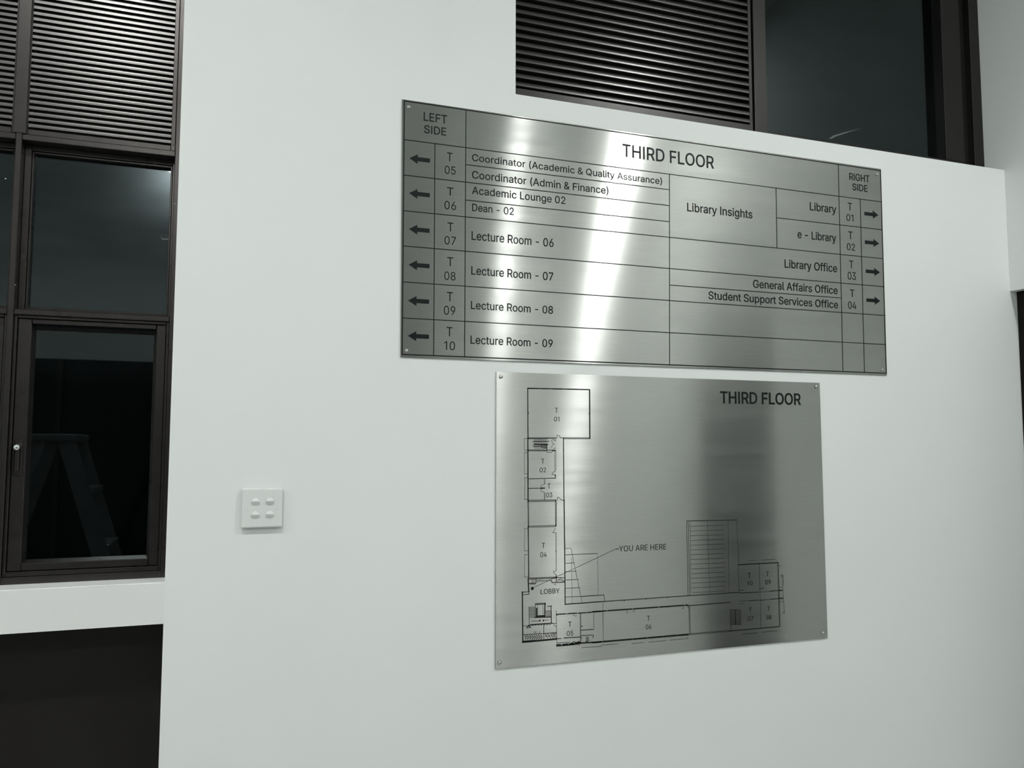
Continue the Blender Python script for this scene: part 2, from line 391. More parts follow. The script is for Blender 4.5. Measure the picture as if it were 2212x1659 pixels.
# ------------------------------------------------------------------ downlights
def downlight(x, y, label):
    t = empty('downlight', (x, y, CEIL), label=label, category='ceiling light', group='round ceiling downlights')
    bm = bmesh.new(); n = 40
    prof = [(LAMP_R+.001, -.001), (LAMP_R+.002, -RIM), (LAMP_R+.008, -RIM-.001), (LAMP_R+.016, -RIM+.004), (LAMP_R+.020, -.001)]
    rings = [[bm.verts.new((x+r*math.cos(2*math.pi*i/n), y+r*math.sin(2*math.pi*i/n), CEIL+h)) for i in range(n)] for r, h in prof]
    for a, b in zip(rings, rings[1:]+rings[:1]):
        for i in range(n): bm.faces.new((a[i], a[(i+1) % n], b[(i+1) % n], b[i]))
    obj('trim_ring', bm, 'plastic', t, smooth=True)
    bm = bmesh.new(); lathe(bm, [(LAMP_R, -.0045), (LAMP_R, -.0015)], (x, y, CEIL), 'z', 40)
    obj('diffuser', bm, 'lamp', t)
m = bpy.data.materials.new('lamp_diffuser'); m.use_nodes = True; m.node_tree.nodes.clear()
em = nd(m, 'ShaderNodeEmission'); em.inputs[0].default_value = (.975, 1.0, .985, 1); em.inputs[1].default_value = LAMP_STRENGTH
ou = nd(m, 'ShaderNodeOutputMaterial'); lk(m, em.outputs[0], ou.inputs[0]); M['lamp'] = m
for (x, y), l in zip(LAMPS, ('near the right wall, front row', 'in front of the left window, front row', 'near the right wall, back row', 'behind the viewer, back row', 'at the far left, front row', 'at the far left, back row')):
    downlight(x, y, 'round white ceiling downlight ' + l)

# ------------------------------------------------------------------ signs
YS = -.0042      # front face of the steel plates
def plate(parent, corners, y0=-.0008, y1=YS):
    """thin steel plate through four measured corners (TL, TR, BR, BL), uv u up the plate"""
    P = [at(px, py, y1) for px, py in corners]
    bm = bmesh.new()
    F = [bm.verts.new((p.x, y1, p.z)) for p in P]; K = [bm.verts.new((p.x, y0, p.z)) for p in P]
    bm.faces.new(F); bm.faces.new(K[::-1])
    for i in range(4): bm.faces.new((F[i], K[i], K[(i+1) % 4], F[(i+1) % 4]))
    bmesh.ops.bevel(bm, geom=[e for e in bm.edges if all(abs(v.co.y-y1) < 1e-6 for v in e.verts)], offset=.0009, segments=2, affect='EDGES')
    bmesh.ops.recalc_face_normals(bm, faces=bm.faces)
    uv = bm.loops.layers.uv.new('UVMap')
    for f in bm.faces:
        for l in f.loops: l[uv].uv = (l.vert.co.z, l.vert.co.x)
    return obj('plate', bm, 'steel', parent, label='brushed stainless steel plate')
YI = YS-.0004     # front of the enamel filling
def seg(bm, a, b, w, Y=YI):
    """straight inked line between two photo pixels, w metres wide"""
    A, Bp = at(a[0], a[1], Y), at(b[0], b[1], Y); d = (Bp-A); d.y = 0
    if d.length < 1e-5: return
    d.normalize(); n = Vector((-d.z, 0, d.x))*(w/2); e = d*(w*.35)
    q = [A-e+n, Bp+e+n, Bp+e-n, A-e-n]
    f = [bm.verts.new((p.x, Y, p.z)) for p in q]; k = [bm.verts.new((p.x, YS+.0002, p.z)) for p in q]
    bm.faces.new(f)
    for i in range(4): bm.faces.new((f[i], k[i], k[(i+1) % 4], f[(i+1) % 4]))
def poly(bm, pts, Y=YI):
    f = [bm.verts.new((p[0], Y, p[1])) for p in pts]; k = [bm.verts.new((p[0], YS+.0002, p[1])) for p in pts]
    bm.faces.new(f); n = len(pts)
    for i in range(n): bm.faces.new((f[i], k[i], k[(i+1) % n], f[(i+1) % n]))
# outlines of a plain grotesque letter shape: advance width, then closed polygons (x, y, x, y ...) in 1/1000 of the size
import json
GLYPHS = json.loads("""{"&":[448,[[197,-7,165,-5,136,1,110,12,88,26,69,42,54,62,43,84,36,108,34,133,36,154,40,173,47,189,58,205,70,220,85,235,101,249,120,264,140,279,216,335,237,352,246,363,255,375,260,3
89,262,405,258,427,245,445,226,457,201,461,184,459,168,453,155,444,145,431,139,416,137,399,139,380,145,363,155,346,169,327,204,284,438,0,364,0,171,231,121,293,108,310,96,327,87,344
,81,361,77,379,75,398,77,420,82,440,91,458,102,474,117,488,134,499,154,507,176,512,200,513,224,512,246,507,266,499,283,488,297,475,308,459,317,442,322,424,324,404,322,382,315,362,3
05,342,291,325,275,308,256,293,154,217,135,202,121,188,110,174,100,154,97,131,100,108,109,87,124,70,143,57,158,51,175,48,193,46,213,48,232,52,251,59,269,69,286,81,301,95,315,112,32
7,131,336,151,343,174,348,198,349,224,408,224,406,194,403,167,397,144,389,124,380,107,371,92,357,75,345,62,333,47,315,30,294,17,271,7,246,-1,221,-5]]],"(":[273,[[89,207,90,244,94,2
83,101,324,109,364,119,403,132,441,145,477,160,510,177,539,236,539,219,503,204,466,191,428,179,390,169,351,161,313,156,276,152,241,151,207,152,176,155,145,160,115,167,83,177,50,188
,16,202,-19,218,-57,236,-96,177,-96,150,-46,128,4,111,55,99,106,92,156]]],")":[273,[[37,-96,56,-56,72,-18,86,18,97,52,106,85,113,116,118,147,121,177,122,207,121,241,117,276,112,313
,104,351,94,390,82,428,69,466,54,503,37,539,97,539,113,510,128,477,142,441,154,403,164,364,173,323,179,283,183,244,184,207,182,156,174,104,161,53,144,3,123,-47,97,-96]]],"-":[453,[
[337,244,337,188,114,188,114,244]]],"0":[453,[[227,-7,191,-3,158,7,130,24,105,48,85,77,69,113,57,155,50,202,48,254,50,306,57,353,69,395,85,431,106,461,130,484,159,502,191,512,227,5
16,262,512,295,502,323,484,348,461,368,431,384,395,396,353,403,306,405,254,403,202,396,155,384,113,368,77,348,48,323,24,295,7,263,-3],[227,50,250,52,271,60,290,74,306,92,320,116,33
0,144,338,176,342,213,344,254,342,295,338,332,330,365,320,393,306,416,290,435,271,449,250,457,227,460,203,457,182,449,163,435,147,416,134,393,123,365,115,332,111,295,109,254,111,21
3,115,176,123,144,134,116,147,92,163,74,182,60,203,52]]],"1":[360,[[240,509,240,0,176,0,176,448,173,448,60,362,60,431,162,509]]],"2":[453,[[64,0,64,47,234,229,252,248,268,266,282,2
82,294,298,303,312,311,327,318,348,320,371,317,397,308,419,293,436,273,449,258,455,241,458,224,460,205,458,188,454,172,447,153,433,139,413,132,398,128,381,127,362,66,362,68,391,75,
418,86,442,102,464,121,482,143,496,168,507,196,513,225,516,254,513,281,507,306,497,328,482,346,465,361,445,372,423,379,398,381,372,380,354,377,336,371,318,363,299,351,280,336,259,3
17,235,294,209,267,180,153,60,153,57,389,57,389,0]]],"3":[453,[[218,-7,188,-5,159,1,133,10,108,22,88,38,70,57,57,79,48,104,44,132,109,132,115,107,126,87,144,71,165,59,182,54,200,51
,219,50,239,51,258,55,275,61,291,69,304,80,315,93,323,108,328,125,329,145,328,163,323,180,316,196,306,211,292,223,275,234,254,241,229,246,201,248,157,248,157,299,288,448,288,452,70
,452,70,509,372,509,372,461,211,278,211,289,247,290,279,286,308,276,333,262,354,244,371,222,383,198,391,173,393,145,390,116,383,90,370,66,354,45,333,27,309,12,281,2,251,-5]]],"4":[
453,[[40,105,40,158,247,509,311,509,109,166,109,163,413,163,413,105],[282,0,282,121,282,146,282,318,343,318,343,0]]],"5":[453,[[221,-7,192,-5,165,1,140,11,118,25,99,41,83,60,71,82,
63,105,60,130,122,130,127,108,138,89,154,73,173,60,196,52,221,50,241,51,259,56,276,64,291,75,304,89,314,104,322,122,326,141,328,162,326,183,321,203,314,221,303,237,290,251,275,262,
257,270,238,275,218,277,201,276,184,273,167,268,145,258,128,246,67,253,96,509,366,509,366,452,151,452,134,301,136,301,155,315,178,325,194,330,212,333,229,334,252,332,274,328,294,32
1,313,311,330,299,345,285,358,269,370,251,379,231,386,210,390,187,391,163,388,132,381,102,369,76,352,52,332,32,309,15,282,3,253,-4]]],"6":[453,[[226,-7,196,-4,168,3,142,15,119,31,1
00,51,84,74,73,101,66,130,64,162,65,187,71,212,80,239,93,268,112,302,137,340,252,509,322,509,151,261,145,261,154,275,165,288,179,299,196,307,214,312,235,314,265,312,291,305,316,295
,337,280,355,262,370,240,380,215,387,187,389,157,387,127,379,98,368,73,352,50,333,30,310,14,284,3,257,-4],[226,48,245,50,263,55,279,63,293,73,304,86,314,101,322,119,326,137,327,157
,326,178,322,196,314,213,304,228,293,241,279,251,263,259,245,264,226,265,207,264,190,259,174,252,160,241,148,229,138,214,131,197,126,179,125,158,126,138,131,119,138,102,148,86,160,
73,174,63,190,55,207,50]]],"7":[453,[[97,0,323,448,323,452,62,452,62,509,391,509,391,449,165,0]]],"8":[453,[[226,-7,193,-5,163,1,136,11,111,25,91,42,74,62,62,84,54,109,52,135,53,15
6,58,176,65,195,75,212,87,228,101,241,117,252,134,260,153,265,153,267,129,276,109,289,93,308,80,330,73,354,70,380,73,405,79,429,90,450,106,469,124,485,146,498,170,508,197,514,226,5
16,255,514,282,508,306,498,328,485,346,469,361,450,373,429,379,405,382,380,379,354,372,330,359,308,343,289,323,276,300,267,300,265,319,260,335,252,351,241,365,228,377,212,387,195,3
95,176,399,156,401,135,398,109,391,84,378,62,362,42,341,25,317,11,289,1,259,-5],[226,49,248,50,267,54,285,60,307,74,323,91,333,113,337,139,335,157,330,173,322,189,312,202,298,213,2
83,223,265,230,247,234,226,235,206,234,187,230,169,223,154,213,140,202,130,189,122,173,117,157,115,139,119,113,129,91,145,74,167,60,185,54,205,50],[226,290,252,292,274,300,293,313,
307,330,316,351,319,376,316,399,308,420,294,437,275,449,252,457,226,460,208,459,192,455,177,449,159,437,145,420,136,399,133,376,136,351,145,330,159,313,178,300,201,292]]],"9":[453,
[[226,516,256,513,285,506,310,494,333,478,352,458,368,434,380,408,387,378,389,347,387,322,382,296,373,270,359,240,340,207,315,168,200,0,130,0,301,248,307,248,299,234,287,221,273,21
0,257,202,238,196,218,195,188,197,161,203,137,214,116,229,98,247,83,269,72,294,66,321,64,352,66,382,73,411,85,436,101,459,120,479,143,494,168,506,196,513],[226,460,207,459,190,454,
174,446,160,435,148,423,138,407,131,390,127,372,125,352,127,331,131,313,138,295,148,280,160,268,174,257,190,250,207,245,226,243,245,245,263,249,279,257,293,267,305,280,314,295,322,
312,326,330,327,350,326,371,322,390,314,407,305,422,293,435,279,446,263,454,245,459]]],"A":[480,[[16,0,201,509,276,509,463,0,395,0,287,302,264,372,232,478,245,478,213,371,191,302,8
5,0],[110,142,110,199,370,199,370,142]]],"B":[456,[[60,0,60,509,241,509,274,507,304,501,329,491,350,477,367,461,381,442,390,421,396,398,398,374,397,353,393,336,387,320,373,301,356,
286,336,275,315,267,315,262,331,260,347,254,363,245,378,234,391,220,402,203,411,184,416,161,418,136,416,111,410,88,400,67,386,48,368,31,344,18,317,8,284,2,247,0],[125,57,245,57,281
,60,309,67,330,80,344,96,353,115,355,137,352,161,342,184,333,197,320,209,306,218,289,225,269,229,248,231,125,231],[125,285,238,285,256,287,273,290,288,296,308,309,323,326,333,348,3
36,372,333,393,326,412,313,429,294,442,270,449,240,452,125,452]]],"C":[510,[[267,-7,225,-3,186,7,150,25,119,49,92,79,70,115,53,157,44,203,40,254,44,305,53,352,70,393,92,429,119,459
,150,484,186,501,225,512,267,516,293,514,317,511,340,504,362,496,383,485,402,471,419,456,435,438,448,418,459,397,467,373,473,348,408,348,401,373,389,395,375,413,357,428,337,440,315
,449,292,454,267,456,237,453,209,445,184,432,161,414,141,391,125,364,113,332,106,295,103,254,106,213,113,177,125,145,141,117,161,94,184,76,210,63,237,56,267,53,292,55,315,60,337,69
,357,81,375,96,389,114,401,136,408,160,473,160,467,135,459,112,448,91,435,71,420,53,402,38,383,24,363,13,341,5,317,-2,293,-6]]],"D":[502,[[219,0,96,0,96,57,215,57,254,60,288,68,318
,81,343,99,363,122,379,149,390,181,397,216,399,255,397,294,390,329,379,361,364,388,344,410,320,428,291,441,258,449,221,452,93,452,93,509,225,509,273,505,315,495,353,478,385,455,412
,426,433,391,449,351,458,306,462,255,458,205,449,159,433,119,411,83,384,54,351,31,312,14,268,3],[125,509,125,0,60,0,60,509]]],"E":[419,[[60,0,60,509,372,509,372,452,125,452,125,286
,355,286,355,229,125,229,125,57,375,57,375,0]]],"F":[410,[[60,0,60,509,369,509,369,452,125,452,125,278,346,278,346,221,125,221,125,0]]],"G":[520,[[269,-7,225,-3,185,7,149,25,118,49
,91,79,69,116,53,157,43,203,40,254,43,305,53,352,69,393,91,429,117,459,149,484,184,501,223,512,265,516,291,514,316,510,340,504,363,494,384,483,403,469,421,453,436,436,449,416,460,3
95,468,373,474,349,408,349,399,372,387,393,373,411,356,427,337,439,315,448,300,453,283,455,265,456,236,453,209,445,183,432,160,414,141,392,125,364,113,332,106,295,103,254,106,213,1
13,177,125,145,141,117,161,95,184,76,210,63,238,56,269,53,296,55,322,61,345,71,365,85,382,102,396,123,407,147,413,173,415,202,434,199,283,199,283,256,478,256,478,200,475,160,466,12
4,451,91,431,62,406,38,377,19,344,5,308,-4]]],"H":[517,[[60,0,60,509,125,509,125,289,392,289,392,509,457,509,457,0,392,0,392,232,125,232,125,0]]],"I":[195,[[65,0,65,509,130,509,130
,0]]],"L":[393,[[60,0,60,509,125,509,125,57,361,57,361,0]]],"O":[533,[[267,-7,225,-3,186,7,150,25,119,49,92,79,70,115,53,157,44,203,40,254,44,305,53,352,70,393,92,429,119,459,150,4
84,186,501,225,512,267,516,309,512,348,501,384,484,415,459,442,429,464,393,480,352,490,305,493,254,490,203,480,157,464,115,442,79,415,49,384,25,348,7,309,-3],[267,53,296,55,324,63,
349,76,372,94,392,116,408,144,420,176,428,213,430,254,428,295,420,332,408,365,392,392,372,415,349,433,324,446,296,453,267,456,237,453,210,445,184,433,161,415,142,392,125,364,113,33
2,106,295,103,254,106,213,113,176,125,144,142,117,161,94,184,76,210,63,237,55]]],"Q":[533,[[245,159,313,159,369,85,384,65,468,-48,401,-48,346,27,331,46],[267,-7,225,-3,186,7,150,25
,119,49,92,79,70,115,53,157,44,203,40,254,44,305,53,352,70,393,92,429,119,459,150,484,186,501,225,512,267,516,309,512,348,501,384,484,415,459,442,429,464,393,480,352,490,305,493,25
4,490,203,480,157,464,115,442,79,415,49,384,25,348,7,309,-3],[267,53,296,55,324,63,349,76,372,94,392,116,408,144,420,176,428,213,430,254,428,295,420,332,408,365,392,392,372,415,349
,433,324,446,296,453,267,456,237,453,210,445,184,433,161,415,142,392,125,364,113,332,106,295,103,254,106,213,113,176,125,144,142,117,161,94,184,76,210,63,237,55]]],"R":[449,[[60,0,
60,509,236,509,273,506,305,500,333,489,356,473,376,455,390,433,401,408,407,381,409,352,407,323,401,296,390,271,376,250,356,232,333,217,305,206,273,200,236,198,96,198,96,255,234,255
,258,256,280,260,298,267,319,281,334,300,340,316,344,333,345,352,344,371,340,389,334,405,325,419,313,430,298,440,279,446,258,451,233,452,125,452,125,0],[353,0,230,229,303,229,428,0
]]],"S":[447,[[224,-9,188,-7,156,-1,128,9,102,23,81,40,64,60,51,83,42,109,38,137,104,137,108,118,114,102,123,88,136,76,150,66,166,59,185,53,204,50,224,49,246,50,267,54,286,60,303,6
9,317,79,329,92,338,106,344,122,346,139,342,161,332,179,316,193,296,205,280,211,263,217,245,222,184,239,145,253,112,269,86,289,67,313,56,341,52,372,54,400,62,425,75,448,92,468,113,
484,138,498,165,508,195,514,227,516,259,514,289,508,316,498,340,484,360,468,377,449,390,427,398,403,401,378,337,378,332,402,320,421,302,437,280,449,254,456,225,459,204,457,185,454,
167,448,145,435,129,418,118,398,115,376,119,352,131,334,148,319,169,308,191,300,212,293,264,279,287,272,312,264,328,256,344,248,359,238,372,226,384,213,395,198,402,180,407,161,408,
139,406,112,399,87,386,64,370,43,349,25,323,11,294,0,261,-7]]],"T":[449,[[32,452,32,509,417,509,417,452,257,452,257,0,193,0,193,452]]],"U":[517,[[259,-8,220,-6,186,2,154,15,126,33,
103,55,85,80,71,108,63,140,60,173,60,509,124,509,124,178,126,155,132,133,141,113,153,95,169,80,187,68,208,59,232,53,259,52,285,53,309,59,331,68,349,80,364,95,377,113,385,133,391,15
5,393,178,393,509,457,509,457,173,454,140,446,108,433,80,414,55,391,33,363,15,332,2,297,-6]]],"Y":[472,[[203,0,203,208,16,509,91,509,192,344,222,292,231,274,240,254,250,230,224,230
,233,254,242,275,251,293,280,344,381,509,455,509,268,208,268,0]]],"a":[389,[[160,-9,137,-7,115,-3,94,5,76,15,60,29,48,45,38,63,32,84,30,108,32,128,36,146,43,161,58,179,78,193,92,20
0,108,206,125,211,143,214,161,217,178,220,234,227,252,230,265,235,273,243,276,255,276,257,273,279,267,297,256,311,240,322,220,329,196,331,171,329,149,322,132,313,118,301,107,288,10
0,274,41,291,51,313,64,331,79,346,95,358,114,368,133,375,153,380,173,383,194,384,215,383,239,379,255,375,271,369,286,360,300,350,312,336,322,320,330,301,335,278,337,251,337,0,277,0
,277,52,272,52,264,38,252,25,236,12,215,1,199,-4,181,-7],[170,45,192,47,211,51,228,59,248,74,263,93,272,115,276,138,276,190,270,186,259,182,231,176,200,171,175,168,154,164,134,159,
117,150,103,139,95,124,92,105,94,87,102,72,114,61,130,52,149,47]]],"b":[424,[[229,-8,208,-7,189,-3,172,4,153,17,138,31,118,59,112,59,112,0,53,0,53,509,114,509,114,319,118,319,137,3
46,152,360,171,373,188,379,207,383,229,384,259,382,287,374,313,361,335,342,354,320,370,293,381,261,388,227,390,189,388,151,381,116,370,84,355,57,336,34,313,16,288,3,260,-6],[220,47
,242,49,262,55,279,66,294,80,306,97,316,117,323,139,327,163,328,189,327,215,323,239,316,261,307,281,295,298,280,311,262,322,243,328,220,330,198,328,178,322,161,312,147,299,134,282,
125,263,118,241,114,216,113,189,114,162,118,138,125,115,135,95,147,78,162,65,179,55,198,49]]],"c":[396,[[207,-8,174,-5,144,3,117,16,93,35,72,58,56,85,44,116,37,150,34,187,37,225,44
,260,56,291,72,318,93,341,117,360,144,374,174,382,207,384,226,384,243,381,260,377,284,368,305,356,324,341,340,322,349,308,356,293,362,277,303,262,298,276,290,289,281,301,270,311,25
7,319,242,325,226,329,207,330,184,328,163,321,145,310,130,296,118,278,108,258,102,236,98,212,96,187,98,163,102,139,108,117,118,97,130,80,145,66,163,55,184,49,207,46,226,48,243,52,2
58,58,271,66,282,76,292,89,299,102,304,117,363,102,357,86,350,70,341,56,325,37,306,21,292,12,277,5,261,-1,244,-5,226,-7]]],"d":[424,[[195,-8,165,-6,137,3,111,16,89,34,70,57,55,84,4
3,116,36,151,34,189,36,227,43,261,55,293,70,320,89,342,112,361,137,374,165,382,196,384,218,383,237,379,253,373,272,360,287,346,298,331,306,319,311,319,311,509,372,509,372,0,313,0,3
13,59,307,59,298,46,287,31,272,17,252,4,236,-3,217,-7],[205,47,226,49,246,55,263,65,278,78,290,95,299,115,306,138,310,162,312,189,310,216,306,241,300,263,290,282,278,299,263,312,24
6,322,227,328,205,330,182,328,162,322,145,311,130,298,118,281,108,261,102,239,98,215,96,189,98,163,102,139,109,117,118,97,130,80,145,66,162,55,182,49]]],"e":[404,[[212,-8,177,-5,14
5,3,117,16,92,35,72,58,56,85,44,116,37,150,34,187,36,224,44,258,55,290,71,317,91,340,115,359,142,373,172,382,205,384,226,383,246,380,266,374,285,366,303,355,319,341,334,324,347,305
,357,282,365,256,370,227,371,194,371,169,75,169,75,221,338,221,310,202,308,226,304,248,298,269,288,286,277,301,263,314,246,323,227,328,205,330,183,328,164,323,146,313,131,301,119,2
86,109,270,102,251,97,231,96,211,96,178,98,151,102,127,110,106,121,88,135,73,151,61,169,53,190,48,212,46,234,48,254,53,271,61,285,73,297,88,306,105,365,91,358,72,348,55,335,39,320,
26,302,14,283,4,261,-3,237,-7]]],"f":[254,[[228,379,228,327,6,327,6,379],[81,0,81,432,82,452,87,470,96,486,107,499,120,510,135,519,152,525,169,529,187,530,207,529,222,527,243,521,2
27,468,215,472,195,474,171,470,154,460,145,443,142,419,142,0]]],"g":[425,[[207,-151,180,-149,156,-146,134,-140,114,-132,97,-122,82,-110,70,-97,59,-84,51,-69,101,-41,110,-53,122,-66
,136,-78,154,-88,169,-93,187,-96,207,-97,236,-95,261,-87,282,-75,298,-58,308,-34,311,-6,311,68,306,68,298,56,287,41,272,28,252,16,236,10,217,6,195,5,165,7,138,14,113,27,90,43,71,65
,55,90,43,120,36,154,34,191,36,229,43,263,55,293,71,320,90,342,112,361,138,374,166,382,196,384,218,383,237,379,253,373,273,360,288,346,299,331,308,319,313,319,313,379,372,379,372,-
9,370,-40,363,-67,350,-90,334,-109,314,-124,291,-136,265,-144,237,-149],[205,59,227,61,246,66,264,75,278,87,290,103,300,121,307,142,311,166,312,193,311,219,307,242,300,264,291,283,
279,299,264,312,247,322,227,328,205,330,182,328,163,322,145,312,130,298,118,282,109,262,102,241,98,218,96,193,98,167,102,144,109,123,118,104,131,88,145,76,163,66,183,61]]],"h":[410
,[[114,227,114,0,53,0,53,509,114,509,114,287,102,287,116,319,132,344,152,362,175,374,200,382,227,384,252,383,275,377,295,369,313,356,328,340,341,321,350,298,355,271,357,240,357,0,2
96,0,296,235,293,263,286,286,273,304,256,318,235,326,210,329,192,328,176,324,161,317,141,303,126,283,119,266,115,248]]],"i":[167,[[53,0,53,379,114,379,114,0],[84,443,67,446,54,455,
44,468,41,483,44,499,54,512,67,521,84,524,100,521,114,512,123,499,126,483,123,468,114,455,100,446]]],"l":[189,[[139,-2,112,0,91,8,74,20,62,37,55,59,53,84,53,509,114,509,114,99,115,
77,120,62,130,54,146,52,160,53,170,54,181,3,162,-1]]],"m":[610,[[53,0,53,379,112,379,112,295,108,295,114,314,122,331,132,346,151,363,172,376,195,384,219,386,245,383,268,375,287,361
,303,342,314,320,321,295,312,295,318,312,326,329,337,343,350,356,364,366,381,375,398,381,417,385,437,386,458,385,478,380,497,372,514,361,529,346,541,328,550,307,555,283,557,255,557
,0,496,0,496,254,493,279,485,298,473,313,456,323,438,329,419,330,395,328,374,320,358,307,345,290,338,270,335,247,335,0,274,0,274,260,272,280,265,297,253,311,238,322,220,328,199,330
,178,328,158,320,140,307,126,289,119,274,115,257,114,238,114,0]]],"n":[410,[[114,227,114,0,53,0,53,379,112,379,112,287,102,287,116,319,132,344,152,362,175,374,200,382,227,384,252,3
83,275,377,295,369,313,356,328,340,341,321,350,298,355,271,357,240,357,0,296,0,296,235,293,263,286,286,273,304,256,318,235,326,210,329,192,328,176,324,161,317,141,303,126,283,119,2
66,115,248]]],"o":[415,[[207,-8,174,-5,144,3,117,16,93,35,72,58,56,85,44,116,37,150,34,187,37,225,44,260,56,291,72,318,93,341,117,360,144,374,174,382,207,384,241,382,271,374,299,36
0,323,341,343,318,359,291,371,260,379,225,381,187,379,150,371,116,359,85,343,58,323,35,299,16,271,3,241,-5],[207,46,231,49,252,55,270,66,285,80,298,97,307,117,314,139,318,163,319,1
87,318,212,314,236,307,258,298,278,285,296,270,310,252,321,231,328,207,330,184,328,163,321,145,310,130,296,118,278,108,258,102,236,98,212,96,187,98,163,102,139,108,117,118,97,130,8
0,145,66,163,55,184,49]]],"p":[424,[[53,-143,53,379,112,379,112,319,118,319,137,346,152,360,171,373,188,379,207,383,229,384,259,382,287,374,313,361,335,342,354,320,370,293,381,261,
388,227,390,189,388,151,381,116,370,84,355,57,336,34,313,16,288,3,260,-6,229,-8,208,-7,189,-3,173,4,153,17,138,31,118,59,114,59,114,-143],[220,47,242,49,262,55,279,66,294,80,306,97
,316,117,323,139,327,163,328,189,327,215,323,239,316,261,307,281,295,298,280,311,262,322,243,328,220,330,198,328,178,322,161,312,147,299,134,282,125,263,118,241,114,216,113,189,114
,162,118,138,125,115,135,95,147,78,162,65,179,55,198,49]]],"r":[259,[[53,0,53,379,112,379,112,321,115,321,124,339,137,354,152,367,171,377,191,383,213,385,229,384,243,384,243,322,23
0,324,207,326,182,323,159,315,140,301,126,284,117,262,114,237,114,0]]],"s":[365,[[182,-8,157,-7,133,-3,112,3,93,12,76,24,62,38,50,54,41,73,36,94,94,107,101,87,111,72,124,60,141,52,
160,47,181,45,206,47,227,53,244,62,262,81,268,103,265,121,254,136,237,147,212,155,149,170,118,180,92,192,72,208,58,227,50,249,47,274,49,295,55,314,65,332,79,347,95,360,115,370,137,
378,161,383,187,384,212,383,234,379,254,372,271,363,286,352,299,339,309,324,318,308,324,290,268,277,258,298,243,316,228,325,210,331,187,333,166,331,147,326,131,317,114,299,109,277,
112,258,124,243,136,235,152,229,172,223,229,209,261,200,287,187,306,171,320,153,328,131,331,107,329,85,323,65,312,47,298,31,281,18,260,6,236,-2,210,-7]]],"t":[227,[[204,379,204,327
,6,327,6,379],[65,471,126,471,126,98,128,76,136,61,150,53,170,50,185,51,202,54,213,2,192,-3,168,-4,138,-1,113,7,92,21,77,41,68,64,65,93]]],"u":[410,[[182,-5,158,-3,135,2,115,11,97,
23,82,39,69,59,60,82,54,109,53,139,53,379,114,379,114,144,116,117,124,94,137,75,154,61,175,53,200,50,218,51,234,55,249,62,268,77,283,97,290,113,295,132,296,153,296,379,357,379,357,
0,298,0,298,92,307,92,294,60,277,35,257,17,234,5,209,-3]]],"v":[389,[[163,0,17,379,84,379,165,155,173,132,180,110,187,87,206,21,184,21,203,87,209,110,216,132,224,155,305,379,371,37
9,226,0]]],"y":[389,[[47,-139,61,-86,71,-87,88,-90,104,-89,118,-84,130,-74,141,-58,151,-36,163,-1,17,379,84,379,165,155,173,132,180,109,187,87,206,21,184,21,202,87,209,110,216,132,
224,155,305,379,371,379,204,-58,196,-77,187,-93,177,-107,159,-124,139,-136,117,-143,91,-145,65,-143]]]," ":[188,[]]}""".replace("\n", ""))
CAPH = .509
def fatten(p, d):
    """move a closed outline outwards (holes inwards) by d"""
    if not d: return p
    n = len(p)//2; q = []
    for i in range(n):
        x, y = p[2*i], p[2*i+1]; a = (x-p[2*i-2], y-p[2*i-1]); j = (i+1) % n; b = (p[2*j]-x, p[2*j+1]-y)
        la, lb = math.hypot(*a) or 1, math.hypot(*b) or 1
        na, nb = (a[1]/la, -a[0]/la), (b[1]/lb, -b[0]/lb); m = (na[0]+nb[0], na[1]+nb[1]); l2 = m[0]**2+m[1]**2
        k = 2*SIGN*d/max(l2, 1.2); q += [x+m[0]*k, y+m[1]*k]
    return q
SIGN = -1
from mathutils.geometry import delaunay_2d_cdt
_gl = {}
def glyph(ch, bold):
    if (ch, bold) not in _gl:
        pols = [fatten(p, bold*1000) for p in GLYPHS[ch][1]]; vs = []; fs = []
        for p in pols:
            k = len(vs); n = len(p)//2
            vs += [Vector((p[2*i]/1000, p[2*i+1]/1000)) for i in range(n)]; fs.append(list(range(k, k+n)))
        es = [(f[i], f[(i+1) % len(f)]) for f in fs for i in range(len(f))]
        r = delaunay_2d_cdt(vs, es, [], 0, 1e-6) if vs else ([], [], [])
        def inside(t):
            x, y = sum(r[0][i][0] for i in t)/3, sum(r[0][i][1] for i in t)/3; c = 0
            for p, q in es:
                (x0, y0), (x1, y1) = vs[p], vs[q]
                if (y0 > y) != (y1 > y) and x < x0+(y-y0)*(x1-x0)/(y1-y0): c += 1 if y1 > y0 else -1
            return c != 0
        _gl[(ch, bold)] = (r[0], [t for t in r[2] if inside(t)], vs, fs)
    return _gl[(ch, bold)]
def text_mesh(s, bold=0.0, space=1.0):
    """front faces (z = .01) and side walls down to z = 0, one unit high letters"""
    V, F, x = [], [], 0.0
    for ch in s:
        tv, tf, ov, of = glyph(ch, bold)
        k = len(V); V += [(x+v[0], v[1], .01) for v in tv]; F += [[k+i for i in f] for f in tf]
        for f in of:
            k = len(V); n = len(f)
            V += [(x+ov[i][0], ov[i][1], .01) for i in f]+[(x+ov[i][0], ov[i][1], 0.0) for i in f]
            F += [[k+i, k+(i+1) % n, k+n+(i+1) % n, k+n+i] for i in range(n)]
        x += GLYPHS[ch][0]/1000*space
    me = bpy.data.meshes.new('lettering'); me.from_pydata(V, [], F); me.update(); return me
def cap_h(bold): return (-bold, CAPH+bold)
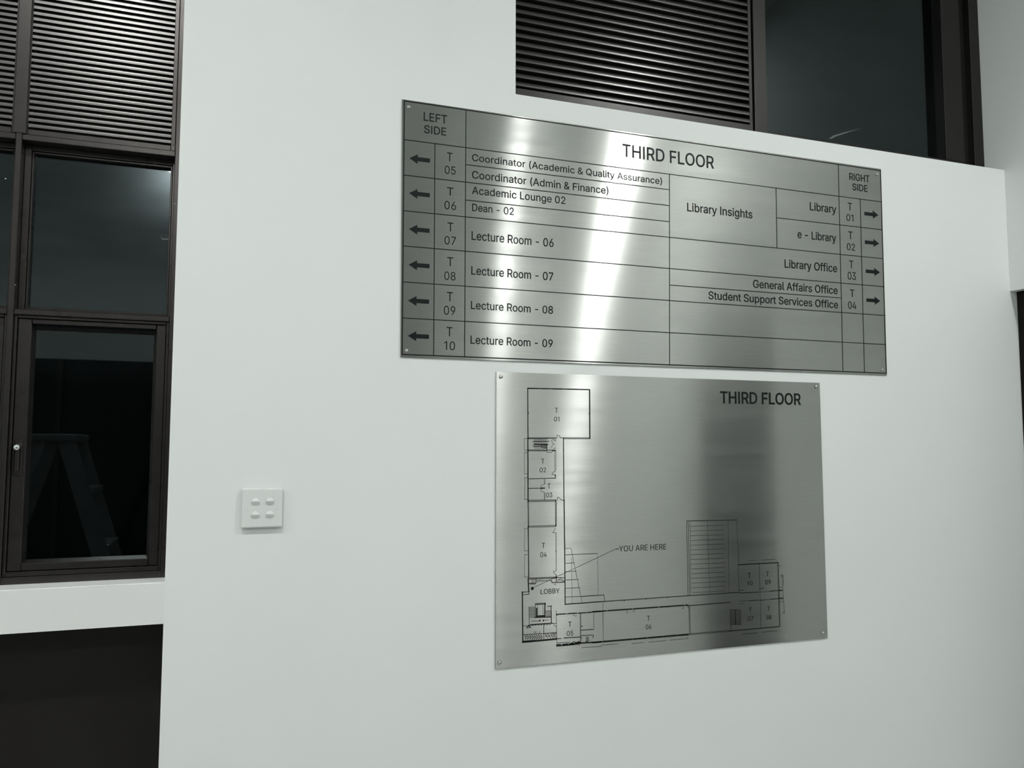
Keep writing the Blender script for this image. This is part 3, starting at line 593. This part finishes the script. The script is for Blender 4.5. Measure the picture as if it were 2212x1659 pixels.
def letter(parent, s, l, r, ybase, ytop, bold=0.006, space=1.0, lab=True, m='ink'):
    """text whose first letter stands on pixel (l, ybase), is capped at ytop and whose end is at pixel column r"""
    me = text_mesh(s, bold, space)
    A = at(l, ybase, YI); Tp = at(l, ytop, YI); z0, z1 = A.z, Tp.z
    # right end: same height, pixel column r
    lo, hi = A.x, A.x+3
    for _ in range(40):
        mid = (lo+hi)/2; d = Vector((mid, YI, z0))-CAM; px = W/2+FPX*d.dot(RT)/d.dot(FW)
        if px < r: lo = mid
        else: hi = mid
    x1 = lo; c0, c1 = cap_h(bold)
    xs = [v.co.x for v in me.vertices]; a, b = min(xs), max(xs)
    for v in me.vertices:
        v.co = Vector((A.x+(v.co.x-a)/(b-a)*(x1-A.x), YI if v.co.z > .005 else YS+.0002, z0+(v.co.y-c0)/(c1-c0)*(z1-z0)))
    me.materials.clear()
    kw = {'label': 'black lettering reading "%s"' % s} if lab else {}
    return obj('lettering', me, m, parent, **kw)
def screws(parent, pts):
    for px, py in pts:
        p = at(px, py, YS-.003); bm = bmesh.new()
        lathe(bm, [(.0008, -.0048), (.0030, -.0042), (.0048, -.0022), (.0052, 0.0)], (p.x, YS, p.z), 'y', 20)
        obj('screw', bm, 'screw', parent, smooth=True, label='domed steel screw')

c = at(1390, 800); s1 = empty('directory_sign', (c.x, 0, at(1390, 795).z), label='long brushed steel directory sign listing rooms, mounted above the floor plan', category='sign')
plate(s1, [(869, 214), (1903.5, 365), (1916.5, 810.5), (865.5, 771)])
def line(a, b, w=.0022, par=s1):
    bm = bmesh.new(); seg(bm, a, b, w); obj('divider_line', bm, 'ink', par)
# border
bm = bmesh.new()
for a, b in (((873.5, 217.8), (1902.3, 368.4)), ((1902.3, 368.4), (1914.6, 806.3)), ((1914.6, 806.3), (868.7, 765.6)), ((868.7, 765.6), (873.5, 217.8))): seg(bm, a, b, .0028)
obj('border_line', bm, 'ink', s1)
for a, b in (((873, 301.4), (1904.5, 436)), ((1006, 355.5), (1446, 409.7)), ((872.5, 378), (1446, 444.1)), ((1006, 432), (1446, 478.8)),
             ((872, 455), (1907, 558.7)), ((871, 531.2), (1910, 619.3)), ((871, 608.9), (1912, 681.6)), ((869.5, 686.8), (1913.5, 744.3)),
             ((1446.5, 615.7), (1818, 643.7)), ((1677.7, 470.3), (1906, 496.3)),
             ((1811, 356.9), (1821.2, 803)), ((1858.2, 429.6), (1867.6, 804.2)), ((1446.2, 375.7), (1446.5, 788.2)), ((1676.4, 405.7), (1678.6, 534.8)),
             ((939.5, 310.3), (936.9, 767)), ((1006.6, 238.5), (1003.6, 769.6))): line(a, b)
for s, l, r, yb, yt, bo in (
    ('LEFT', 915.1, 965.7, 260.4, 242.0, .009), ('SIDE', 916.0, 963.9, 287.0, 269.6, .009),
    ('RIGHT', 1835.0, 1878.7, 388.3, 373.1, .010), ('SIDE', 1841.6, 1874.3, 410.6, 395.9, .010),
    ('THIRD FLOOR', 1344.6, 1542.8, 338.0, 310.3, .010),
    ('Coordinator (Academic & Quality Assurance)', 1019.5, 1430.3, 347.4, 332.2, .009),
    ('Coordinator (Admin & Finance)', 1019.5, 1314.4, 385.0, 368.6, .009),
    ('Academic Lounge 02', 1019.5, 1221.6, 418.8, 402.3, .009), ('Dean - 02', 1019.8, 1109.9, 455.6, 439.4, .009),
    ('Lecture Room - 06', 1018.7, 1196.0, 517.9, 499.2, .009), ('Lecture Room - 07', 1018.1, 1195.3, 593.0, 574.7, .009),
    ('Lecture Room - 08', 1017.2, 1194.7, 667.4, 650.0, .009), ('Lecture Room - 09', 1016.3, 1194.1, 742.5, 724.7, .009),
    ('Library Insights', 1484.6, 1625.6, 456.2, 437.8, .010), ('Library', 1749.8, 1807.0, 454.0, 436.6, .010),
    ('e - Library', 1723.2, 1806.6, 514.0, 496.8, .010), ('Library Office', 1695.2, 1808.7, 578.2, 560.3, .010),
    ('General Affairs Office', 1627.0, 1809.7, 621.3, 604.0, .010), ('Student Support Services Office', 1530.6, 1810.6, 646.2, 629.0, .010)):
    letter(s1, s, l, r, yb, yt, bo)
for n, T_, N_ in (('05', (965.7, 977.5, 347.4, 328.8), (960.7, 984.2, 374.8, 357.3)), ('06', (965.4, 979.6, 421.5, 404.0), (960.0, 985.3, 451.4, 433.4)),
                  ('07', (966.6, 979.3, 499.2, 480.0), (960.2, 984.9, 527.4, 509.5)), ('08', (965.8, 979.3, 574.3, 555.1), (959.7, 984.1, 604.2, 586.1)),
                  ('09', (965.3, 978.4, 650.4, 630.4), (958.7, 983.6, 679.5, 660.3)), ('10', (964.5, 977.6, 726.2, 706.1), (959.7, 983.0, 755.6, 736.9)),
                  ('01', (1831.8, 1841.0, 454.0, 437.6), (1828.7, 1843.7, 476.5, 462.0)), ('02', (1833.1, 1842.4, 515.9, 499.6), (1829.8, 1847.3, 540.0, 525.0)),
                  ('03', (1835.0, 1844.0, 579.0, 562.4), (1831.6, 1849.2, 603.5, 586.9)), ('04', (1836.3, 1846.3, 641.3, 625.0), (1832.6, 1850.0, 666.7, 650.8))):
    letter(s1, 'T', *T_, bold=.004); letter(s1, n, *N_, bold=.003)
def arrow(tip, tail):
    a, b = at(*tip, YI), at(*tail, YI); L = b.x-a.x; s = 1 if L > 0 else -1; L = abs(L); dz = (b.z-a.z)
    pts = [(0, 0), (.40, .0120), (.40, .0052), (1, .0052), (1, -.0052), (.40, -.0052), (.40, -.0120)]
    bm = bmesh.new(); poly(bm, [(a.x+s*p[0]*L, a.z+dz*.5*0+p[1]) for p in pts]); obj('arrow', bm, 'ink', s1)
for tip, tail in (((884.4, 341.6), (929, 347)), ((883.8, 417), (928.6, 421.5)), ((883.5, 494.4), (928.1, 498.3)), ((882.7, 571.5), (927.9, 576.2)), ((881.4, 649), (927, 651.3)), ((880.8, 725.3), (926.6, 727.5)),
                  ((1897.7, 464.8), (1867.3, 461)), ((1899.3, 526.1), (1868.6, 523.2)), ((1901, 588.5), (1870.5, 584.4)), ((1901.7, 650.3), (1871.9, 648.4))): arrow(tip, tail)
screws(s1, [(883.3, 230.5), (1895.3, 375.8), (879, 757), (1907.3, 799)])

c = at(1420, 1400); s2 = empty('floor_plan_sign', (c.x, 0, c.z), label='squarish brushed steel floor plan sign hung below the directory sign', category='sign')
plate(s2, [(1072, 803), (1771, 827), (1788.3, 1378.5), (1070, 1446)])
letter(s2, 'THIRD FLOOR', 1555.8, 1730.6, 871.2, 845.0, .016)
letter(s2, 'YOU ARE HERE', 1337.5, 1439.5, 1191.6, 1179.0, .0)
letter(s2, 'LOBBY', 1167.9, 1209.1, 1283.7, 1273.0, .0)
for n, T_, N_ in (('01', (1199.3, 1205.1, 891.8, 881), (1197, 1208.5, 910, 900.3)), ('02', (1169.1, 1176, 1001.4, 990.8), (1166, 1179.5, 1020.4, 1010)),
                  ('03', (1183.2, 1189.2, 1055.1, 1044.5), (1180.1, 1193, 1074.3, 1064.1)), ('04', (1170.7, 1177.6, 1184.2, 1172.8), (1167.3, 1181, 1203.7, 1192.7)),
                  ('05', (1227.5, 1235, 1353.8, 1343), (1224.5, 1238.4, 1373.7, 1363.2)), ('06', (1397.4, 1404.7, 1340.5, 1330.2), (1395.4, 1407.3, 1359.8, 1349.5)),
                  ('10', (1616, 1622.4, 1248, 1237.5), (1614.4, 1625.9, 1265, 1256)), ('09', (1655.6, 1661.4, 1245, 1234.7), (1653.4, 1665.4, 1262.7, 1253)),
                  ('07', (1617.8, 1624.1, 1322, 1312.6), (1615.6, 1627.6, 1341.8, 1332)), ('08', (1657.7, 1663.7, 1319.5, 1310), (1656.2, 1666.5, 1338.3, 1329.2))):
    letter(s2, 'T', *T_, bold=.0); letter(s2, n, *N_, bold=.0)
screws(s2, [(1082.8, 813.5), (1764, 835), (1080.2, 1431.7), (1779, 1367.6)])

# the plan itself, as polylines in the coordinates of enlarged crops of the photograph
Z = {'A': (1050, 790, 5.185), 'B': (1050, 1080, 4.365), 'C': (1420, 1090, 4.485), 'D': (1100, 1220, 8.295), 'E': (1280, 1250, 5.027), 'F': (1100, 920, 9.215), 'G': (1560, 1190, 8.73)}
def zp(k, x, y): o = Z[k]; return (o[0]+x/o[2], o[1]+y/o[2])
def draw(bm, k, pts, w=1.1, dash=None):
    P = [zp(k, *p) for p in pts]
    for a, b in zip(P, P[1:]):
        if not dash: seg(bm, a, b, w*.00115); continue
        L = math.hypot(b[0]-a[0], b[1]-a[1]); t = 0; i = 0
        while t < L:
            d = dash[i % len(dash)]; e = min(L, t+d)
            if i % 2 == 0: seg(bm, (a[0]+(b[0]-a[0])*t/L, a[1]+(b[1]-a[1])*t/L), (a[0]+(b[0]-a[0])*e/L, a[1]+(b[1]-a[1])*e/L), w*.00115)
            t = e; i += 1
def arc(cx, cy, r, a0, a1, n=6): return [(cx+r*math.cos(math.radians(a0+(a1-a0)*i/n)), cy-r*math.sin(math.radians(a0+(a1-a0)*i/n))) for i in range(n+1)]
def dot(bm, k, x, y, r):
    p = at(*zp(k, x, y), YI); poly(bm, [(p.x+r*math.cos(i*math.pi/8), p.z+r*math.sin(i*math.pi/8)) for i in range(16)])
def part(name, fn, par=s2, m='ink'):
    bm = bmesh.new(); fn(bm)
    return obj(name, bm, m, par)

def rooms(bm):
    d = lambda *a, **k: draw(bm, *a, **k)
    # room T01
    d('A', [(462, 249), (1162, 264)], 1.0); d('A', [(462, 256), (1162, 271)], .9); d('A', [(466, 253), (1162, 268)], 2.2, (22, 8, 14, 10, 20, 12))
    d('A', [(467, 250), (470, 812)], 2.0); d('A', [(1158, 268), (1161, 812)], 1.9, (26, 1.2)); d('A', [(1165, 268), (1168, 812)], .6)
    for p in ((475, 532), (1156, 540)): dot(bm, 'A', *p, .0016)
    d('F', [(370, 236), (945, 236)], 1.1); d('F', [(370, 254), (770, 254)], 1.5); d('F', [(770, 252), (905, 252)], .7)
    d('F', [(1075, 236), (1610, 236)], 1.2); d('F', [(1085, 256), (1615, 256)], 1.2)
    d('F', [(950, 240), (950, 185), (970, 183)]+arc(960, 240, 56, 80, 10, 5), .8); d('F', [(1010, 236), (1075, 240)], 1.1)
    for p in ((918, 243), (1085, 243), (1605, 245), (376, 242)): dot(bm, 'F', *p, .0014)
    # left facade with window returns
    d('F', [(372, 236), (376, 1490)], 2.3, (10, .8, 16, 1)); 
    for a, b in (((300, 250), (300, 480)), ((300, 530), (306, 955)), ((312, 1030), (308, 1462))):
        d('F', [a, b], .6)
    for y in (252, 480, 530, 955, 1030, 1462): d('F', [(300, y), (372, y)], .9)
    # T02, T03
    d('F', [(376, 478), (905, 482)], 1.4); d('F', [(376, 498), (750, 500), (760, 524), (850, 524), (860, 498), (915, 498)], 1.1)
    d('F', [(905, 500), (912, 905)], .6); d('F', [(930, 500), (930, 885)], .6); d('F', arc(915, 970, 62, 90, 175)+[(915, 972)], .8)
    for p in ((918, 488), (918, 985)): dot(bm, 'F', *p, .0016)
    d('F', [(920, 990), (918, 1042), (380, 1052)], 1.4)
    d('F', [(692, 1055), (700, 1155)], .6); d('F', [(715, 1055), (715, 1155)], .5); d('F', [(380, 1244), (640, 1240)], 1.4); d('F', [(635, 1240), (705, 1238)], 2.6)
    d('F', arc(705, 1240, 80, 92, 178), .8); d('F', arc(705, 1240, 80, 182, 268), .8); d('F', [(700, 1325), (700, 1475)], .6); d('F', [(716, 1325), (716, 1475)], .5)
    d('F', [(376, 1482), (930, 1472)], 1.2); d('F', [(376, 1504), (930, 1494)], 1.2)
    for p in ((380, 1494), (925, 1484), (1090, 1482)): dot(bm, 'F', *p, .0018)
    d('F', [(955, 1480), (960, 1422)]+arc(965, 1478, 58, 85, 20, 5)+[(1035, 1470), (1090, 1482)], 1.0)
    # corridor wall
    d('F', [(1080, 256), (1092, 1490)], 1.9, (18, .8, 12, 1.6)); 
    for p in ((1085, 488), (1088, 985)): dot(bm, 'F', *p, .0015)
    d('B', [(736, 0), (742, 470)], 2.2, (30, .8)); d('B', [(742, 470), (746, 985)], 2.0)
    # unnamed room and T04
    d('F', [(370, 1500), (375, 1659)], 1.0)
    d('B', [(395, 15), (398, 250)], 1.0); d('B', [(403, 15), (404, 250)], .8); d('B', [(400, 14), (655, 10)], 1.0)
    d('B', [(653, 12), (656, 245)], 1.0); d('B', [(663, 12), (663, 245)], 1.2); d('B', [(400, 248), (655, 240)], 1.1); d('B', [(400, 258), (655, 251)], 1.0)
    d('B', [(398, 250), (403, 735)], 2.0, (28, .8)); dot(bm, 'B', 398, 254, .0018); dot(bm, 'B', 657, 244, .0018); dot(bm, 'B', 660, 486, .0015)
    d('B', [(660, 310), (663, 668)], 1.0); d('B', [(655, 265), (640, 290), (628, 308), (662, 308)], .8); d('B', [(635, 672), (664, 668)], .8); d('B', arc(664, 672, 28, 180, 255), .8)
    d('B', [(660, 700), (660, 730)], .9)
    for y0, y1 in ((270, 480), (516, 727)):
        d('B', [(363, y0), (363, y1)], .5); d('B', [(360, y0), (398, y0)], .8); d('B', [(360, y1), (398, y1)], .8)
    # lobby
    d('B', [(403, 737), (655, 728)], 1.3); d('B', [(403, 747), (655, 738)], 1.2); d('B', [(655, 732), (745, 732)], 1.2)
    d('D', [(340, 250), (352, 482)], 2.4); d('D', [(240, 490), (352, 482), (352, 530), (250, 538)], 1.3); d('D', [(236, 486), (245, 1385)], 2.4, (28, 1)); dot(bm, 'D', 242, 492, .0015)
    d('D', [(240, 1388), (850, 1328)], 3.4); d('D', [(250, 1366), (480, 1350)], 1.2)
    d('D', [(355, 335), (480, 330), (480, 245)], 1.2); d('D', [(415, 250), (415, 335)], .8); d('D', [(445, 250), (445, 335)], .6); d('D', [(370, 345), (470, 345)], .9)
    d('D', [(480, 293), (760, 282)], 1.0); d('D', [(760, 282), (765, 318), (995, 308)], 1.5); d('D', [(805, 350), (840, 345)], 1.0); d('D', [(845, 195), (845, 300)], 1.5)
    d('D', [(860, 295), (925, 240), (1000, 300)], .9); d('D', [(880, 265), (930, 275), (985, 305)], .8); dot(bm, 'D', 845, 222, .0018)
def stairs_upper(bm):
    d = lambda *a, **k: draw(bm, *a, **k)
    for x in range(500, 745, 17): d('F', [(x, 262), (x, 455)], .42)
    for x in range(680, 750, 15): d('F', [(x, 380), (x, 455)], .5)
    d('F', [(475, 308), (790, 308)], 1.6); d('F', [(490, 367), (770, 367)], 2.4); d('F', [(475, 405), (650, 405)], 1.4); d('F', [(652, 385), (652, 435)], 1.8); d('F', [(750, 380), (750, 470)], 1.6)
    d('F', [(845, 280), (850, 320), (885, 362), (910, 362)], .7); d('F', [(845, 440), (850, 400), (885, 365)], .6); d('F', [(870, 258), (910, 292), (925, 292)], 1.0); d('F', [(870, 480), (905, 440), (930, 440)], .9); d('F', [(925, 260), (925, 290)], .9)
def stairs_lobby(bm):
    d = lambda *a, **k: draw(bm, *a, **k)
    for i in range(10): d('D', [(355, 762+i*20), (470, 758+i*20)], .8)
    d('D', [(355, 755), (360, 1070)], .9); d('D', [(470, 700), (470, 940), (640, 930), (650, 690)], 1.0)
    d('D', [(492, 780), (492, 930)], 2.8); d('D', [(470, 695), (655, 685)], 1.2); d('D', [(470, 712), (650, 704)], 1.6); d('D', [(500, 920), (630, 912)], 2.6); d('D', [(510, 730), (512, 900)], .6); d('D', [(605, 725), (608, 900)], .6)
    d('D', [(640, 700), (636, 925)], 1.6, (3, .7)); d('D', [(460, 945), (755, 935)], 1.8)
    for i in range(6): d('D', [(650, 825+i*21), (750, 822+i*21)], .8)
    d('D', [(750, 735), (755, 1040)], 1.1); d('D', [(690, 745), (765, 738)], 1.6); d('D', [(755, 745), (762, 1045)], .5)
    d('D', [(405, 1012), (530, 1008)], 1.0); d('D', [(630, 992), (700, 990)], 1.0); dot(bm, 'D', 548, 1000, .0022); dot(bm, 'D', 612, 998, .0020)
    d('D', [(340, 1085), (560, 1062)], 1.6); d('D', [(560, 1062), (780, 1045)], 1.8); d('D', [(380, 1068), (780, 1040)], .8)
    d('D', [(780, 1048), (845, 1052)], 1.0); d('D', [(260, 1100), (340, 1092)], 1.0); d('D', arc(850, 1050, 55, 180, 265), .8)
def washrooms(bm):
    d = lambda *a, **k: draw(bm, *a, **k)
    d('D', [(345, 1088), (390, 1120), (310, 1130), (345, 1100)], 1.4)
    for x in range(420, 740, 52): d('D', arc(x, 1075-(x-420)*.04, 14, 180, 360, 4), .9)
    d('D', [(620, 1070), (622, 1350)], 1.0); d('D', [(255, 1252), (620, 1232)], 1.2); d('D', [(620, 1232), (850, 1212)], 1.3); d('D', [(770, 1240), (850, 1235)], 1.3)
    for i, x in enumerate(range(280, 600, 40)):
        d('D', [(x, 1262+i*-2), (x+34, 1300), (x+4, 1340)], 1.1); d('D', [(x, 1300), (x+26, 1275)], .8); dot(bm, 'D', x+14, 1320, .0011)
    for x in (640, 690, 740, 790): d('D', [(x, 1235), (x+28, 1275), (x+48, 1310)], 1.0); d('D', [(x, 1290), (x+40, 1262)], .8)
    for p in ((450, 1190), (480, 1190), (545, 1190)): d('D', [p, (p[0], p[1]+40)], .7)
def wing(bm):
    d = lambda *a, **k: draw(bm, *a, **k)
    # T05 block
    d('D', [(845, 820), (845, 885), (855, 1460)], .8); d('D', [(845, 885), (1270, 862)], 1.6, (20, 4)); d('D', [(845, 892), (1270, 870)], .9); dot(bm, 'D', 852, 900, .0018)
    d('D', arc(1195, 868, 52, 195, 285), .8); d('D', [(1272, 868), (1276, 1390)], .8); d('D', [(1285, 868), (1288, 1390)], .5)
    d('D', [(855, 1325), (930, 1320)], 1.4); d('D', [(985, 1310), (1270, 1296)], 1.7)
    d('D', [(855, 1400), (1090, 1386)], 1.0); d('D', [(850, 1462), (1400, 1392)], 1.0)
    d('D', [(850, 1440), (1270, 1402)], 3.0, (9, 4, 12, 3)); d('D', [(850, 1462), (1270, 1424)], 1.2)
    d('D', [(1120, 1400), (1160, 1375), (1200, 1395), (1260, 1370)], 1.4); d('D', [(1100, 1420), (1280, 1385)], 1.6)
    d('D', [(1515, 870), (1518, 1130)], .6); d('D', [(1285, 1172), (1515, 1158)], 1.5); d('D', [(1285, 1272), (1505, 1256), (1505, 1310)], 1.3)
    d('D', [(1375, 1290), (1425, 1310), (1375, 1330), (1430, 1350), (1370, 1370), (1420, 1385)], 1.2); d('D', [(1295, 1100), (1310, 1108)], 2.0)
    d('D', [(1285, 1300), (1310, 1325)], 1.0)
    # inner corridor wall of the long wing and its lower twin
    d('D', [(1000, 708), (1659, 660)], 2.0); d('E', [(0, 256), (1590, 148)], 1.7); d('E', [(1605, 156), (1800, 146)], 1.6); d('E', [(1930, 136), (2055, 126)], 1.7); d('E', [(1800, 146), (1930, 138)], .7)
    d('D', [(1270, 866), (1659, 836)], 2.2, (13, 2)); d('E', [(0, 358), (1040, 284)], 2.0, (30, 3, 22, 1)); d('E', [(0, 364), (1040, 292)], .9); d('E', [(1050, 294), (1500, 256)], 1.9)
    d('E', [(1590, 246), (1700, 240)], .8); d('E', [(1700, 240), (1800, 234)], 1.6); d('E', [(1800, 234), (1930, 226)], .7); d('E', [(1930, 224), (2065, 214)], 1.7)
    # outer facade
    d('D', [(1270, 1404), (1659, 1380)], 2.6, (14, 2)); d('E', [(0, 694), (1040, 604)], 2.8, (20, 3, 8, 1.5)); d('E', [(0, 700), (1050, 612)], 1.0); d('E', [(0, 688), (1050, 600)], .9)
    d('E', [(1040, 600), (1480, 562)], .9); d('E', [(1060, 610), (1480, 572)], .9); d('E', [(1480, 570), (2030, 520)], 2.0)
    d('E', [(1045, 290), (1055, 606)], .8); d('E', [(1055, 290), (1065, 606)], .6); d('E', [(112, 350), (118, 690)], .5)
    d('E', [(1030, 612), (1036, 650)], .4)
    for a, b in (((0, 742), (95, 735)), ((95, 722), (280, 708)), ((425, 706), (560, 692)), ((610, 690), (805, 672)), ((840, 668), (1040, 650)), ((1630, 602), (1790, 588)), ((1840, 582), (2010, 564))): d('E', [a, b], .8)
    d('D', [(1300, 1488), (1659, 1462)], .8)
    for x, y in ((375, 345), (450, 335), (985, 300)): d('E', [(x, y), (x, y+26)], .7); d('E', [(x-12, y+24), (x+4, y+28)], .6)
    d('E', [(1030, 300), (1050, 325)], 1.0)
    for x, y in ((345, 240), (582, 222), (815, 206), (1270, 170), (1040, 186), (340, 338), (820, 306), (1275, 272)): dot(bm, 'E', x, y, .0014)
def hall(bm):
    d = lambda *a, **k: draw(bm, *a, **k)
    d('C', [(285, 160), (770, 148)], 1.6); d('C', [(285, 165), (298, 882)], .8); d('C', [(300, 172), (315, 880)], .8); d('C', [(318, 172), (326, 850)], .4); d('C', [(768, 150), (790, 560)], .5)
    for i in range(15):
        y = 211+i*45.9; d('C', [(318+i*1.4, y), (648+i*.9, y-11.5-i*.5)], .75)
    d('C', [(486, 165), (508, 860)], .35); d('C', [(686, 160), (696, 850)], .35)
def end_block(bm):
    d = lambda *a, **k: draw(bm, *a, **k)
    d('G', [(300, 262), (1060, 222)], 2.3); d('G', [(1045, 222), (1080, 1430)], 1.0); d('G', [(1064, 222), (1095, 1430)], .9); d('G', [(490, 185), (650, 176)], .6); d('G', [(750, 172), (1000, 158)], .9)
    d('G', [(1060, 285), (1110, 283)], .9); d('G', [(1130, 440), (1175, 1180)], .5); d('G', [(1150, 460), (1160, 640)], .5); d('G', [(700, 250), (735, 1455)], .4); d('G', [(300, 262), (320, 780)], .4)
    for y in (685, 738, 755, 884, 905, 962): d('G', [(1075, y), (1135+(y-685)*.08, y-2)], .8)
    for y in (465, 490, 1155, 1172): d('G', [(1105+(y-465)*.05, y), (1145+(y-465)*.05, y-2)], .8)
    d('G', [(160, 1110), (345, 1112)], 1.1)
    for i in range(14): d('G', [(160, 1135+i*19), (345, 1132+i*19)], .55)
    d('G', [(150, 1110), (165, 1500)], .8); d('G', [(345, 1110), (350, 1400)], .7); d('G', [(250, 1120), (255, 1380)], 1.6); d('G', [(165, 1390), (345, 1385)], .7)
    d('G', [(320, 740), (400, 738)], 1.2); d('G', [(330, 1005), (400, 992)], .9); d('G', [(320, 790), (370, 795)], 1.2); d('G', [(700, 700), (790, 700), (700, 745)], .6); d('G', [(700, 930), (800, 940)], .6)
def canopy(bm):
    d = lambda *a, **k: draw(bm, *a, **k)
    d('B', [(745, 458), (803, 456), (822, 560), (905, 965)], .6); d('B', [(748, 518), (1052, 504)], 1.0); d('B', [(1052, 504), (1058, 900)], .35); d('B', [(806, 540), (812, 970)], .35)
    for y, x in ((598, 835), (676, 855), (755, 872), (833, 888), (915, 900)): d('B', [(748, y), (x, y-6)], .9)
    d('B', [(900, 910), (1112, 895)], 1.5); d('B', [(1112, 895), (1118, 960)], .9)
    d('B', [(1102, 960), (1106, 1330)], .35)
part('plan_walls', rooms); part('plan_stairs', stairs_upper); part('plan_stairs', stairs_lobby); part('plan_washrooms', washrooms)
part('plan_wing', wing); part('plan_hall', hall); part('plan_end_rooms', end_block); part('plan_canopy', canopy)
part('location_dot', lambda bm: dot(bm, 'B', 437, 834, .0040))
part('leader_line', lambda bm: (draw(bm, 'B', [(455, 823), (1225, 462)], .75), draw(bm, 'B', [(1228, 462), (1252, 462)], 1.3)))

# ------------------------------------------------------------------ light switch
p = at(566.5, 1098.5); sx, sz = p.x, p.z
pc = at(566.5, 1097, -.010); sx, sz = pc.x, pc.z
sw = empty('light_switch', (sx, 0, sz), label='square white four gang light switch between left window and floor plan sign', category='switch')
HW = .0430
obj('mounting_frame', B(((sx-.0405, -.0055, sz-.0395), (sx+.0405, .0, sz+.0405)), bev=.0004), 'plastic_key', sw)
bm = bmesh.new()
def ring_pts(h, y, r, n=5):
    out = []
    for cx, cz, a0 in ((h-r, h-r, 0), (-h+r, h-r, 90), (-h+r, -h+r, 180), (h-r, -h+r, 270)):
        for i in range(n+1):
            a = math.radians(a0+90*i/n); out.append((sx+cx+r*math.cos(a), y, sz+cz+r*math.sin(a)))
    return out
rg = [[bm.verts.new(q) for q in ring_pts(*a)] for a in ((HW, -.0050, .002), (HW, -.0100, .002), (HW-.0006, -.0118, .002), (HW-.0020, -.0128, .002), (HW-.0042, -.0132, .002))]
for a, b in zip(rg, rg[1:]):
    for i in range(len(a)): bm.faces.new((a[i], a[(i+1) % len(a)], b[(i+1) % len(b)], b[i]))
bm.faces.new(rg[-1]); bm.faces.new(rg[0])
obj('faceplate', bm, 'plastic', sw)
yf = -.0132
for kx, kz in ((552, 1084), (583.5, 1083), (551.5, 1112.5), (583, 1111.5)):
    q = at(kx, kz, yf-.001)
    # oval rocker: upper half leans back, lower half stands proud
    bm = bmesh.new(); n = 24; rx, rz = .0080, .0084
    def surf(u, v):   # u,v in -1..1
        return (q.x+u*rx, yf-.0006-(.0034*max(0, 1-abs(v+.05)*1.0)), q.z+v*rz)
    grid = []
    for j in range(13):
        v = -1+2*j/12; hw = math.sqrt(max(0.0, 1-abs(v)**2.4))
        grid.append([bm.verts.new((q.x+u*hw*rx*(1 if v < .12 else 1-.22*(v-.12)), yf-.0003-.0048*max(0.0, 1-(v-.12)/.88 if v > .12 else 1-(.12-v)/1.12), q.z+v*rz)) for u in [-1+2*i/8 for i in range(9)]])
    for a, b in zip(grid, grid[1:]):
        for i in range(8): bm.faces.new((a[i], a[i+1], b[i+1], b[i]))
    base = [[bm.verts.new((v.co.x, yf+.0004, v.co.z)) for v in (row[0], row[-1])] for row in grid]
    for j in range(12):
        bm.faces.new((grid[j][0], grid[j+1][0], base[j+1][0], base[j][0])); bm.faces.new((grid[j][8], base[j][1], base[j+1][1], grid[j+1][8]))
    bmesh.ops.remove_doubles(bm, verts=bm.verts, dist=1e-6)
    obj('rocker', bm, 'plastic_key', sw)
for kx, kz in ((536, 1103), (597.5, 1099.5)):
    q = at(kx, kz, yf); bm = bmesh.new(); lathe(bm, [(.0007, -.0002), (.0019, -.0003), (.0021, .0006)], (q.x, yf, q.z), 'y', 14)
    obj('screw_cap', bm, 'plastic_key', sw, smooth=True)

# ------------------------------------------------------------------ step ladder behind the viewer, seen mirrored in the casement pane
def step_ladder():
    GY = YP+.030                        # mirror plane of the casement pane
    v = at(128, 938, 2.70); ax, ay, top = v.x, 2*GY-2.70, v.z
    t = empty('step_ladder', (ax, ay, 0), label='aluminium step ladder standing behind the viewer, mirrored in the left casement', category='ladder')
    sp = top*.335; wd_ = .22
    def bar(bm, a, b, w, d):
        a, b = Vector(a), Vector(b); dr = (b-a).normalized(); s = Vector((0, 1, 0)); n = dr.cross(s).normalized()
        vs = [bm.verts.new(p+n*i*w/2+s*j*d/2) for p in (a, b) for i, j in ((-1, -1), (1, -1), (1, 1), (-1, 1))]
        for f in ((0, 1, 2, 3), (7, 6, 5, 4), (0, 4, 5, 1), (1, 5, 6, 2), (2, 6, 7, 3), (3, 7, 4, 0)): bm.faces.new([vs[i] for i in f])
    for s in (-1, 1):
        for e in (-1, 1):
            bm = bmesh.new(); bar(bm, (ax+s*.06, ay+e*wd_*.75, top-.03), (ax+s*sp, ay+e*wd_, .02), .075, .025); leg = obj('leg', bm, 'alu', t)
            bm = bmesh.new(); box(bm, (ax+s*sp-.045, ay+e*wd_-.018, 0), (ax+s*sp+.045, ay+e*wd_+.018, .03), .004); obj('rubber_foot', bm, 'black_plastic', leg)
    for k in range(1, 6):
        f = k/6; z = top*(1-f)+.02*f; x = .06+(sp-.06)*f
        bm = bmesh.new(); box(bm, (ax+x-.045, ay-wd_*.75-.04*f, z-.015), (ax+x+.045, ay+wd_*.75+.04*f, z+.012), .003); obj('tread', bm, 'alu', t)
    for k in (2, 4):
        f = k/6; z = top*(1-f)+.02*f; x = -(.06+(sp-.06)*f)
        bm = bmesh.new(); box(bm, (ax+x-.012, ay-wd_*.8, z-.012), (ax+x+.012, ay+wd_*.8, z+.012), .003); obj('brace', bm, 'alu', t)
    bm = bmesh.new(); box(bm, (ax-.11, ay-wd_*.85, top-.035), (ax+.11, ay+wd_*.85, top), .006); obj('top_cap', bm, 'alu', t)
step_ladder()
